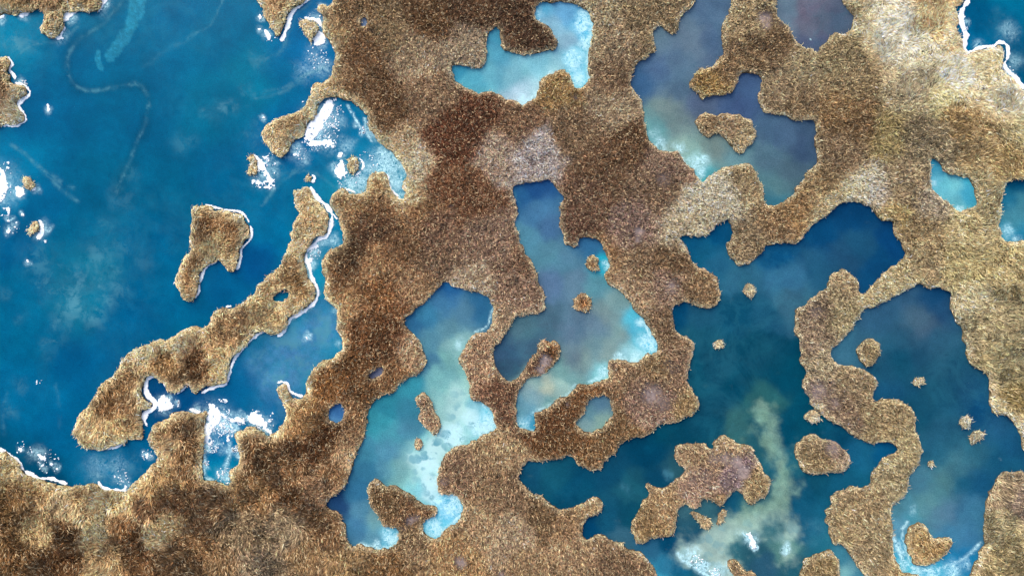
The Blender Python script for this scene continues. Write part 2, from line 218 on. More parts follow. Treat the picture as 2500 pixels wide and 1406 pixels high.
WCOL['P4b'] = table("(1460,985)(90,130,150)(1440,1010)(100,145,155)(1465,1030)(130,165,155)(1430,1040)(130,165,165)")
WCOL['P5'] = table("(1090,700)(35,100,155)(1080,730)(72,130,168)(1040,770)(60,125,160)(1180,750)(50,110,150)(1130,770)(90,140,165)(1100,800)(100,150,165)(1010,790)(50,110,150)(1060,840)(90,145,165)(1060,880)(70,120,150)(1110,840)(140,185,185)(1130,850)(150,195,195)(1090,870)(125,180,175)(1000,940)(60,150,170)(1080,920)(130,190,190)(1120,960)(165,210,205)(940,990)(50,140,160)(930,1030)(60,155,170)(960,1050)(80,160,175)(1000,1000)(60,130,155)(990,1050)(80,140,165)(1100,1010)(160,210,205)(1130,1010)(175,225,215)(1190,1020)(110,210,235)(1160,1000)(130,200,215)(1100,1060)(150,220,220)(1040,1110)(150,215,215)(1050,1150)(175,235,230)(1020,1140)(150,210,205)(980,1130)(125,180,180)(950,1110)(85,145,170)(900,1100)(70,140,165)(890,1150)(60,125,155)(870,1200)(55,120,155)(820,1235)(35,72,115)(880,1240)(85,140,165)(870,1290)(70,125,160)(920,1270)(120,165,170)(910,1310)(100,155,175)(950,1310)(100,195,220)(960,1330)(90,190,220)(1040,1200)(150,225,235)(1060,1220)(120,215,235)(1090,1240)(80,190,230)(1110,1230)(100,200,235)(1060,1290)(110,205,235)")
WCOL['P6'] = table("(1690,600)(10,90,135)(1720,620)(15,90,130)(1760,560)(0,75,125)(1750,650)(30,95,135)(1800,680)(45,105,140)(1800,760)(10,75,110)(1900,620)(10,80,130)(2000,580)(5,70,120)(2080,520)(5,65,115)(2100,600)(25,80,120)(2050,620)(30,80,120)(2180,600)(5,65,120)(2150,640)(10,75,125)(2000,640)(30,85,125)(1920,680)(50,110,150)(1920,740)(55,105,135)(1880,760)(25,85,120)(1700,780)(25,85,120)(1650,770)(0,75,120)(1700,820)(20,85,115)(1850,850)(5,70,100)(1750,900)(15,75,105)(1800,950)(0,70,100)(1900,900)(0,70,100)(1700,930)(10,80,110)(1750,1000)(10,70,100)(1845,980)(40,100,110)(1866,992)(125,172,148)(1862,1020)(115,165,140)(1800,1040)(50,105,115)(1740,1040)(10,75,105)(1880,1050)(120,160,150)(1895,1100)(130,170,155)(1912,1150)(140,175,160)(1905,1200)(135,170,155)(1880,1240)(140,175,155)(1920,1270)(140,175,150)(1840,1265)(140,165,145)(1800,1285)(130,155,145)(1750,1310)(120,150,145)(1720,1330)(120,150,145)(1680,1345)(100,150,150)(1780,1340)(50,110,130)(1730,1370)(140,180,170)(1760,1390)(110,180,180)(1840,1340)(40,95,115)(1890,1300)(60,110,125)(1920,1340)(90,140,140)(1860,1380)(40,90,120)(1950,1300)(20,90,125)(1990,1290)(30,105,140)(1960,1200)(10,80,115)(1938,1130)(30,100,125)(1850,1050)(30,90,110)(1940,1060)(0,75,105)(1980,1040)(0,75,105)(2040,1060)(5,75,110)(2100,1110)(20,95,135)(2160,1095)(5,85,135)(2070,1170)(15,90,125)(1990,1180)(10,80,110)(1980,1240)(20,95,130)(2000,1330)(30,110,140)(1940,1380)(30,90,115)(2060,1360)(60,130,160)(2070,1395)(130,190,200)(2090,1400)(70,140,170)(1640,1050)(0,70,100)(1580,1100)(0,70,105)(1500,1150)(10,75,110)(1350,1160)(15,85,115)(1300,1150)(15,80,115)(1400,1200)(5,75,110)(1540,1190)(25,90,115)(1480,1270)(15,80,115)(1540,1260)(10,75,105)(1450,1290)(0,70,115)(1520,1310)(50,100,130)(1580,1340)(40,100,140)(1620,1380)(40,120,160)(1600,1400)(60,160,200)(1640,1330)(0,70,110)(1680,1280)(40,95,120)(1670,1240)(60,110,130)(1730,1240)(50,100,120)(1650,1150)(40,90,110)(1780,1230)(15,85,120)(1830,1245)(40,100,120)(1620,1170)(5,70,105)(1660,1330)(20,85,120)(1700,1300)(30,90,120)(1700,1400)(20,90,120)(1660,1390)(20,100,140)")
WCOL['P7'] = table("(2200,720)(40,90,130)(2290,720)(5,65,115)(2150,760)(40,95,135)(2250,780)(60,100,130)(2300,750)(25,75,120)(2060,860)(50,110,145)(2090,850)(45,105,140)(2200,830)(30,85,120)(2300,850)(35,90,125)(2200,880)(10,75,110)(2250,880)(20,75,110)(2340,900)(20,80,115)(2150,960)(15,80,125)(2150,920)(20,80,115)(2300,960)(15,75,110)(2250,1000)(10,75,110)(2370,960)(20,80,120)(2400,1000)(5,70,120)(2440,1040)(25,90,135)(2300,1060)(25,85,120)(2460,1090)(15,80,125)(2380,1110)(35,100,130)(2450,1130)(15,85,125)(2340,1140)(55,115,140)(2270,1100)(25,90,125)(2300,1180)(70,130,145)(2240,1180)(60,120,150)(2350,1180)(10,85,125)(2400,1180)(15,85,130)(2200,1240)(70,130,155)(2260,1230)(80,140,155)(2300,1250)(75,125,160)(2370,1250)(50,115,155)(2350,1320)(60,130,175)(2220,1260)(60,150,180)(2190,1290)(90,160,195)(2195,1340)(40,165,215)(2205,1380)(60,190,230)(2270,1390)(50,175,220)(2330,1370)(20,130,190)(2360,1360)(0,120,180)(2310,1400)(60,170,215)(2390,1300)(50,120,165)")
WCOL['P8'] = table("(2285,405)(60,150,180)(2300,450)(110,200,210)(2330,460)(125,210,215)(2370,480)(70,175,200)(2340,500)(110,195,205)(2360,440)(70,180,205)(2280,445)(110,195,215)")
WCOL['P9'] = table("(2480,450)(0,80,115)(2460,480)(30,110,140)(2490,500)(70,140,155)(2470,540)(70,140,155)(2460,570)(60,155,180)(2490,590)(30,130,165)")
WCOL['PA'] = table("(820,1005)(60,115,170)(815,1025)(90,150,200)"); WCOL['PB'] = table("(915,915)(105,110,135)(935,900)(120,125,150)"); WCOL['PC'] = table("(890,55)(130,160,195)(888,65)(90,110,150)")
SIG = {'lake': 42, 'lake_ne': 30, 'P6': 17, 'P7': 30, 'P5': 20, 'P4': 20, 'P1': 20, 'P2': 26}
FROST = [(1045,1140,26,.4),(1100,1065,22,.5),(1050,1185,22,.5),(1150,1030,22,.5),(1800,1300,10,.2),(1690,1345,18,.5),(1745,1392,20,.6),(1425,60,22),(1432,110,16),(1400,150,22,.8),(1415,195,18),(1340,182,9,.7),(1275,245,12,.8),(1425,35,12),(1318,30,13,.4),(1620,358,16,.6),(1700,400,20,.8),(1712,425,12),(1660,362,12,.6),(1600,330,12,.3),(1481,650,9),(1567,785,12),(1580,840,20),(1545,872,15),(1510,872,10,.7),(1475,908,13,.8),(1395,950,8,.6),(1275,1035,14,.6),(1200,1030,22),(1170,1040,20,.9),(1110,1060,22,.7),(1120,1075,20,.8),(1065,1225,16),(1100,1240,26),(1060,1288,18),(1115,1215,14),(955,1308,18,.9),(915,1332,11,.8),(1195,990,12,.7),(1125,842,10,.7),(1690,1352,13,.8),(1712,1378,14,.9),(1740,1398,14),(1780,1385,14,.7),(1825,1312,8,.8),(1835,1330,8),(1842,1342,6),(1915,1335,9,.7),(1922,1342,5),(2195,1340,13,.7),(2200,1378,13,.8),(2235,1392,13,.8),(2270,1394,15,.8),(2320,1390,18,.7),(2355,1375,12,.5),(2228,1245,10,.3),(2340,512,9),(2276,447,8,.6),(2460,570,14,.6),(2485,588,10,.5),
 (945,400,34,.85),(968,440,20,.8),(930,370,16,.8),(905,330,12,.6),(880,445,22,.8),(850,455,16,.8),(900,410,20,.5),(975,478,12,.8),(915,430,10,.8),(700,745,3),(770,140,22,.25),(780,165,24,.32),(745,175,24,.2),(540,1030,22,.9),(560,1045,14,.8),(510,1090,10,1),(535,1080,10,.5),(555,1100,12,.5),(580,1110,9,.8),(550,1160,16,.6),(505,1140,8,.7),(790,590,16,.5),(760,640,14,.9),(770,610,12,.7),(815,590,12,.5),(800,545,9,.4),(820,300,20,.35),(770,330,20,.35),(800,350,20,.35),(870,300,8,.5),(880,330,7,.5),(845,355,16,.35),(720,370,16,.4),(740,390,14,.3),(240,1140,26,.16),(290,1140,22,.2),(300,1170,16,.25),(360,1110,9,.6),(420,975,4),(650,1045,10,.6),(600,1025,9,.6),(50,200,9,.7),(2360,60,7,.6),(2460,80,20,.3),(2390,110,12,.4),(2480,150,16,.3),(2465,185,12,.8),(10,480,14,.5),(112,265,8,.5),(120,560,7,.5),(825,840,8,.5),(820,760,9,.35),(780,960,3),(1975,90,2)]
WISP = [(180,740,34,.8),(205,700,34,.7),(150,790,26,.6),(225,770,26,.7),(190,680,30,.6),(160,690,24,.5),(230,650,24,.4),(280,660,20,.4),(120,850,22,.4),(150,830,18,.5),(260,730,22,.6),(250,700,22,.6),(40,110,26,.8),(70,95,24,.5),(20,85,20,.5),(85,65,18,.5),(540,270,22,.6),(560,260,18,.5),(505,275,14,.5),(600,230,18,.35),(640,150,28,.3),(620,330,26,.3),(450,350,26,.25),(780,620,20,.6),(640,800,30,.4),(720,860,60,.8),(780,800,40,.8),(680,920,40,.7),(650,880,40,.5),(100,640,40,.4),(280,700,30,.5),(120,700,34,.45),(240,620,30,.5),(300,600,30,.3),(350,640,24,.2),(700,990,26,.4),(800,700,16,.5),(300,480,30,.25),(320,420,22,.2),(260,560,26,.25),(50,940,18,.3),(20,1000,18,.35),(10,720,14,.3),(250,1140,50,.35),(330,1130,30,.3),(50,780,14,.3),(960,420,40,.3),(880,460,30,.3),(2440,60,26,.5),(2480,140,26,.5),(1530,1190,14,.3),(1630,1155,14,.5),(1930,735,14,.4),(1640,1370,20,.4),(2220,1245,14,.3),(1990,1300,30,.35),(2390,1290,14,.3),(1840,1210,0.1)]
WSTROKE = [("303,-10 296,10 272,42 240,68 205,90 182,108 168,130 163,155 168,185 180,207 200,220 222,224 260,217 300,212 330,202 345,208 358,225 366,250 360,285 348,320 332,355 320,390 300,430 285,470", 4.5, .6),
 ("545,-5 535,25 525,45 515,62 500,74 478,83", 2.2, .7), ("478,83 440,108 405,125 375,150 350,165", 6, .28), ("20,90 45,130 30,150 70,115 100,104 150,106 175,80 190,68", 3, .7),
 ("30,355 60,372 80,395 100,412 125,432 140,455 160,470 190,490", 5, .6), ("130,430 160,455 180,460", 6, .6), ("625,232 665,220 700,212 735,190 760,178 790,165", 4, .7), ("625,240 690,228 720,205 740,200", 4, .6), ("690,120 700,95 712,70 722,35 760,8", 3, .6), ("625,148 660,140 690,128 702,100", 6, .45),
 ("640,500 662,470 690,440 730,415 760,420 790,435 815,455", 4, .65), ("660,440 690,425 740,410", 5, .5), ("145,1045 148,1030 142,980 138,940", 4, .35), ("10,1060 5,1000 20,960", 5, .35), ("480,1005 560,1000 600,1020 620,1000", 2.5, .3), ("1255,470 1262,490 1275,500 1268,520", 3, .4), ("2183,1310 2195,1335 2205,1370", 5, .8), ("2225,1210 2215,1250 2200,1280 2202,1310", 7, .5), ("2375,1250 2390,1300 2395,1320", 4, .3),("870,260 885,275 900,310 920,340 960,375",5,.5)]
FSTROKE = [("1655,1350 1668,1368 1690,1378 1715,1398 1740,1412", 5, 1), ("1755,1385 1790,1375", 4, .6), ("1815,1300 1830,1318 1843,1342", 5, .9), ("503,1085 498,1120 497,1165 520,1172", 4, 1), ("560,1080 562,1110 550,1140", 4, .7), ("806,250 808,275 795,300 775,335", 8, .8), ("1445,60 1443,110 1435,150 1438,190", 6, .9), ("1205,1000 1214,1040 1175,1060", 6, .9), ("1070,1140 1070,1200 1110,1205 1130,1250 1100,1285 1060,1308", 6, .9), ("883,1328 925,1340 958,1336 972,1300", 5, .9), ("1575,785 1588,820 1604,850 1580,862 1560,884 1500,878", 6, .9), ("1488,900 1480,915 1440,932", 4, .8), ("1312,225 1295,242 1278,255", 5, .9), ("745,610 748,650 760,690 775,715", 5, .8), ("700,793 715,775 760,752", 3, .5), ("900,310 935,350 970,382 990,420", 6, .7), ("858,465 895,475", 5, .7), ("948,440 955,462 982,490", 5, .9), ("1620,372 1665,385 1690,425 1708,440", 6, .7), ("1262,1020 1270,1050 1300,1052", 5, .6), ("1300,1008 1340,990 1375,972 1405,940", 4, .5), ("850,258 858,275 868,290 878,310 884,325", 3, .9), ("890,290 893,320 905,345", 3, .7), ("2178,1305 2188,1325 2195,1350 2210,1375 2230,1388 2290,1395", 4.5, 1), ("2215,1275 2200,1290 2203,1320 2215,1350 2222,1372", 3, .9), ("640,345 700,395 780,360", 2, .2), ("2280,1392 2330,1375 2375,1345 2392,1325", 4, .6),("1205,720 1200,770 1190,795 1160,812",2.5,.7),("1575,858 1605,852",3,.9),("2440,1120 2440,1120 2441,1121",2,.2)]
RAW = """(100,10)(150,130,100)(130,70)(185,165,130)(230,15)(150,130,95)(30,20)(155,135,98)(20,180)(140,115,85)(15,215)(125,100,70)(50,215)(180,155,125)(40,280)(190,165,135)(660,30)(165,140,105)(690,60)(175,150,115)(760,70)(150,130,110)
(850,30)(125,105,75)(815,70)(155,135,100)(900,150)(120,95,65)(850,220)(120,95,65)(830,215)(165,145,110)(960,100)(135,120,90)(1000,130)(160,145,120)(1050,50)(115,90,60)(1150,20)(110,85,60)(1150,120)(148,137,117)(1250,60)(105,80,58)(1330,100)(98,74,54)(1280,30)(105,80,58)(1050,250)(138,118,93)(950,260)(115,90,62)(1100,330)(112,74,50)(1180,300)(110,75,52)(1250,300)(130,105,80)(1350,210)(145,122,78)(1220,380)(160,145,130)(1320,380)(168,162,162)(1290,390)(165,158,158)(1400,330)(130,110,85)(1500,100)(148,133,108)(1455,60)(160,148,120)(1560,60)(132,118,90)(1500,200)(130,110,85)(1500,260)(162,147,122)(1450,400)(120,95,70)(1600,450)(125,105,85)(1550,350)(110,85,60)(1420,480)(120,95,75)(1400,560)(112,86,70)(1560,560)(135,115,105)(1620,400)(135,115,100)(1750,480)(188,182,162)(1700,550)(188,178,152)(1660,560)(175,165,142)(1830,430)(150,135,105)(1820,590)(135,120,95)(1550,640)(135,115,90)(1650,640)(120,98,72)(1700,700)(130,108,80)(1640,690)(142,122,108)(1530,700)(152,132,107)(1640,800)(125,105,82)(1600,900)(130,110,80)(1650,900)(140,118,98)(1590,970)(140,118,105)(1700,980)(145,125,90)(1500,900)(140,118,92)(1440,940)(118,86,53)(1350,1020)(113,81,50)(1500,1070)(125,100,68)(1380,1080)(115,85,52)(1230,960)(122,93,72)(1180,880)(160,135,110)(1210,770)(168,147,122)(1260,700)(135,115,98)(1200,600)(135,115,98)(1280,640)(122,98,78)
(1080,450)(122,88,60)(1150,480)(120,88,62)(1010,430)(212,192,162)(990,400)(205,185,155)(965,365)(182,162,130)(1010,470)(190,165,128)(1030,520)(140,112,78)(920,520)(125,98,68)(870,480)(150,125,88)(920,560)(108,83,60)(925,450)(158,133,95)(850,620)(92,70,47)(820,680)(118,90,58)(930,640)(152,122,86)(980,600)(125,98,68)(1080,620)(125,105,85)(1060,560)(125,100,80)(930,720)(135,100,62)(850,740)(168,137,97)(1000,690)(145,120,90)(1150,700)(160,145,125)(900,800)(118,84,50)(960,780)(118,84,52)(1010,850)(172,147,117)(930,850)(108,77,47)(800,920)(130,95,52)(850,900)(108,77,42)(900,960)(112,83,50)(960,930)(140,110,75)(870,1000)(140,110,75)(740,1020)(140,112,72)(690,960)(200,170,140)(800,1060)(96,66,34)(760,1080)(98,68,37)(720,1000)(150,122,78)(860,1080)(140,118,88)(830,1150)(120,95,65)(855,1110)(165,145,115)(700,1150)(110,85,55)(650,1120)(98,76,48)(730,1220)(110,80,45)(600,1100)(102,78,50)(600,1200)(130,105,68)(450,1050)(122,98,68)(380,1060)(135,110,75)(420,1090)(162,142,107)(470,1100)(115,90,58)(400,1170)(150,125,85)(340,1180)(192,167,122)(310,1210)(195,170,125)(30,1130)(182,162,122)(100,1190)(170,145,105)(200,1200)(165,140,100)(150,1220)(160,145,115)(230,1280)(197,182,142)(210,1250)(178,158,122)(390,1290)(185,165,125)(50,1250)(120,95,58)(95,1290)(172,152,112)(50,1350)(113,86,50)(150,1350)(103,74,41)(170,1290)(98,71,39)(300,1300)(110,80,45)(330,1340)(110,82,50)(265,1345)(155,135,98)(450,1350)(120,95,62)(350,1230)(108,83,57)(420,1230)(110,82,52)(500,1230)(120,95,65)(600,1300)(120,108,85)(550,1380)(120,100,70)(620,1380)(135,125,105)(700,1290)(130,120,98)(660,1370)(125,115,95)(750,1350)(130,110,78)(760,1200)(135,112,85)(800,1290)(115,92,62)(850,1360)(130,112,78)(950,1370)(120,95,60)(1000,1320)(135,118,90)(1000,1230)(125,100,72)(950,1220)(120,100,70)(1100,1330)(155,130,92)(1150,1280)(155,135,105)(1200,1180)(140,120,92)(1120,1140)(130,110,88)(1200,1100)(150,130,100)(1250,1200)(130,110,85)(1250,1300)(150,135,112)(1330,1260)(120,100,72)(1300,1380)(145,125,95)(1450,1240)(145,125,95)(1400,1350)(145,125,98)(1500,1380)(125,105,82)(1380,1280)(140,118,88)
(1720,200)(147,123,75)(1800,150)(130,110,82)(1830,60)(152,137,107)(1870,120)(118,98,72)(1780,300)(150,132,105)(1730,300)(140,120,90)(1820,330)(162,147,117)(1950,180)(150,138,110)(1900,220)(140,125,100)(1930,250)(130,112,85)(2050,150)(140,128,98)(2080,200)(140,125,95)(2100,60)(175,162,130)(2150,60)(195,185,160)(2200,100)(192,182,158)(2280,60)(180,150,108)(2250,130)(188,180,152)(2320,80)(195,170,135)(2330,180)(210,192,158)(2400,180)(182,167,132)(2400,230)(195,178,145)(2470,240)(200,185,155)(2200,220)(150,140,115)(2250,200)(150,140,115)(2300,230)(172,166,126)(2100,300)(122,98,68)(2050,260)(140,115,80)(2150,320)(150,138,95)(2250,340)(128,118,96)(2350,300)(138,116,78)(2400,330)(145,125,90)(2480,330)(165,155,120)(2450,380)(150,130,90)(2050,380)(130,112,88)(2000,440)(140,120,88)(1950,520)(145,118,80)(1900,560)(135,112,82)(2100,470)(210,195,165)(2130,480)(182,172,160)(2060,485)(200,185,150)(2000,520)(180,160,125)(2200,460)(145,130,105)(2250,500)(152,142,128)(2160,530)(168,147,102)(2250,560)(140,122,90)(2350,560)(168,155,118)(2400,480)(160,145,110)(2250,630)(150,135,105)(2200,680)(178,163,128)(2130,710)(178,163,128)(2350,650)(160,148,108)(2450,650)(155,142,105)(2400,780)(145,135,105)(2480,850)(150,140,108)(2350,740)(175,165,135)(2440,900)(150,140,105)(2450,970)(128,113,70)(2430,1000)(195,180,145)(2480,1060)(195,180,145)(2060,690)(150,135,108)(2000,760)(130,115,98)(1970,830)(140,125,108)(2050,770)(155,145,115)(2000,900)(150,140,118)(2000,950)(145,130,118)(2080,930)(145,130,105)(2050,1000)(140,122,105)(2150,1020)(145,130,100)(2210,1080)(150,138,108)(2180,1160)(150,140,112)(2100,1220)(140,125,98)(2060,1290)(150,135,105)(2120,1350)(145,132,105)(2150,1280)(150,138,110)(2000,1110)(140,125,95)(2030,1100)(145,130,118)(2120,860)(145,130,100)(2260,1300)(165,140,98)(2260,1340)(145,120,80)(2240,1370)(180,152,110)(2010,1390)(135,120,88)(2450,1200)(135,120,100)(2430,1280)(150,140,110)(2460,1350)(140,128,95)(2480,1220)(140,125,115)
(1690,1120)(150,130,105)(1770,1090)(150,130,105)(1790,1150)(130,115,125)(1700,1180)(150,128,115)(1640,1230)(150,128,98)(1580,1290)(135,115,80)(1850,1180)(145,128,98)(1420,740)(150,110,70)(1450,640)(145,115,80)(1040,1000)(150,128,105)(1020,1085)(150,115,95)(1985,1015)(215,195,165)(2360,1028)(205,200,180)(2385,1065)(155,150,130)
(530,540)(135,105,68)(570,560)(112,82,48)(480,520)(165,140,100)(460,680)(135,105,68)(530,590)(168,148,108)(500,570)(125,97,62)(740,500)(182,157,117)(760,540)(187,162,122)(720,580)(200,175,135)(690,660)(155,130,90)(650,690)(160,135,95)(720,700)(138,113,73)(730,740)(165,140,100)(640,760)(168,148,108)(560,790)(138,116,83)(480,820)(185,160,122)(430,840)(207,184,147)(350,860)(200,176,138)(480,880)(100,72,40)(545,880)(188,163,120)(400,890)(140,115,75)(300,930)(130,105,70)(270,985)(122,94,58)(230,1030)(175,152,112)(300,1040)(165,140,100)(260,1080)(182,157,117)(340,1000)(130,105,72)(200,1040)(192,167,127)(420,940)(105,78,48)(770,250)(200,175,138)(720,300)(160,135,98)(690,330)(170,148,110)(660,340)(187,167,132)(700,370)(165,140,105)(865,405)(150,128,95)(750,436)(185,160,125)(615,405)(160,135,110)(70,450)(205,180,145)(80,560)(205,180,145)(1760,1260)(150,128,98)(1710,1265)(150,128,98)(2240,932)(165,145,115)(1751,837)(175,160,135)(1832,708)(175,160,135)"""
RCOL = table(RAW)
# bare wet mud: reeds thin out, violet ground shows
MUD = [(1865,48,20,.9),(1868,65,12,.8),(1905,60,10,.5),(1640,700,20,.65),(1640,697,8,.95),(1590,965,32,.75),(1615,985,26,.6),(1795,1125,18,1),(1812,1150,20,1),(1770,1115,18,.8),(1740,1120,18,.7),(1720,1160,24,.55),(1690,1170,20,.5),(1770,1180,18,.55),(1995,955,26,.8),(2030,985,22,.6),(1990,760,26,.5),(1960,840,14,.4),(2030,1095,22,.75),(1000,1268,14,.85),(1018,1262,9,.8),(1560,565,14,.95),(1555,585,10,.9),(1620,440,22,.55),(2480,1215,20,.6),(1330,880,17,1),(1318,900,14,.9),(1325,912,10,.8),(1500,895,20,.3),(1640,890,26,.45),(1085,1175,14,.6),(1385,985,6,.9),(1404,240,9,.7),(1125,1370,18,.85),(1225,1400,14,.8),(750,1398,10,.7),(1320,392,12,.35),(2135,486,7,.5),(1380,1010,6,.6),(1102,505,6,.8),(975,505,3,.7),(580,1345,6,.3),(2265,145,6,.9),(2392,218,8,.8),(470,1238,7,.6),(1700,1040,0.1),(2290,395,5,.5),(1300,395,14,.4),(1960,965,16,.3),(985,1290,12,.4),(1040,1280,8,.6)]

RIB = [
 ("18,138 28,150 32,158 22,170 30,180 38,186 38,205 50,206 62,208 72,222 76,228 70,236 60,238 58,245 45,252 50,268 55,280 66,287 63,296 45,305 35,311 20,305 5,308", 7, 'white ice rim around the left edge headland'),
 ("497,499 520,505 550,513 580,515 598,524 610,545 617,570 611,588 592,603 588,615 588,635 577,662", 4.5, 'thin ice rim along the right side of the boot shaped island'),
 ("530,637 512,644 500,656 491,680 486,700 486,714 475,730", 5, 'short ice strip inside the bend of the boot shaped island'),
 ("758,456 768,475 777,488 791,496 802,508 812,522 811,538 806,560 798,580 782,580 772,592", 8, 'white ice strip along the upper right of the long island'),
 ("772,592 760,606 748,618 747,635 757,650 760,675 771,695 777,708 777,726 762,746 736,763 710,775 704,792 691,813 676,823", 8, 'white ice strip along the middle bulge of the long island'),
 ("648,806 626,818 601,840 576,870 563,900 554,938 528,943 488,960", 6, 'white ice strip along the lower right of the long island'),
 ("466,932 452,946 430,964", 5, 'small ice sliver in the notch of the long island'),
 ("378,919 362,921 357,935 356,955 366,970 379,978 381,990 373,1000 359,1005 352,1016 354,1030 362,1042", 11, 'curving white ice shelf in the cove of the long island'),
 ("235,1101 246,1096 270,1094 291,1088 306,1076 317,1063", 5, 'thin ice rim below the foot of the long island'),
 ("-40,1070 0,1097 25,1110 50,1132 56,1146 80,1161 102,1168 125,1166 142,1173 167,1181", 9, 'long white ice rim on the south shore at the left edge'),
 ("240,1174 249,1190 265,1193 290,1198 314,1193", 7, 'short ice rim on the south shore below the long island'),
 ("768,-8 745,4 725,17 709,38 706,55 697,80 690,97 682,106", 9, 'white ice band on the right of the top reed point'),
 ("678,934 690,930 703,938 708,955 722,963 743,968", 6, 'ice hook around the sandy spit'),
 ("872,383 887,395 889,408 879,422 865,431", 4, 'thin ice arc right of the round tussock'),
 ("758,426 769,433 770,441 758,447", 5, 'tiny ice crescent above the long island tip'),
 ("2366,0 2352,18 2346,32 2346,50 2352,75 2360,90 2352,106 2353,122 2360,148", 10, 'white ice rim on the left of the top right lake corner'),
 ("2360,148 2368,130 2385,122 2403,114 2420,118 2438,103 2455,107 2461,120 2460,140 2450,160 2457,172 2472,184 2492,208 2520,232", 8, 'white ice rim around the reed bump in the top right lake corner'),
 ("804,505 793,497 799,508 812,520 826,540", 5, 'thin ice thread bridging the narrows'),
 ("818,741 823,752 824,768", 3, 'faint ice edge on the mainland below the narrows'),
 ("838,460 860,467 872,474", 4, 'ice fringe on the small mainland bump'),
 ("945,425 950,440 952,460 968,476 980,488", 3, 'ragged ice line in the reed inlet'),
 ("550,750 570,745 590,748", 4, 'ice crumbs on the north side of the long island'),
]
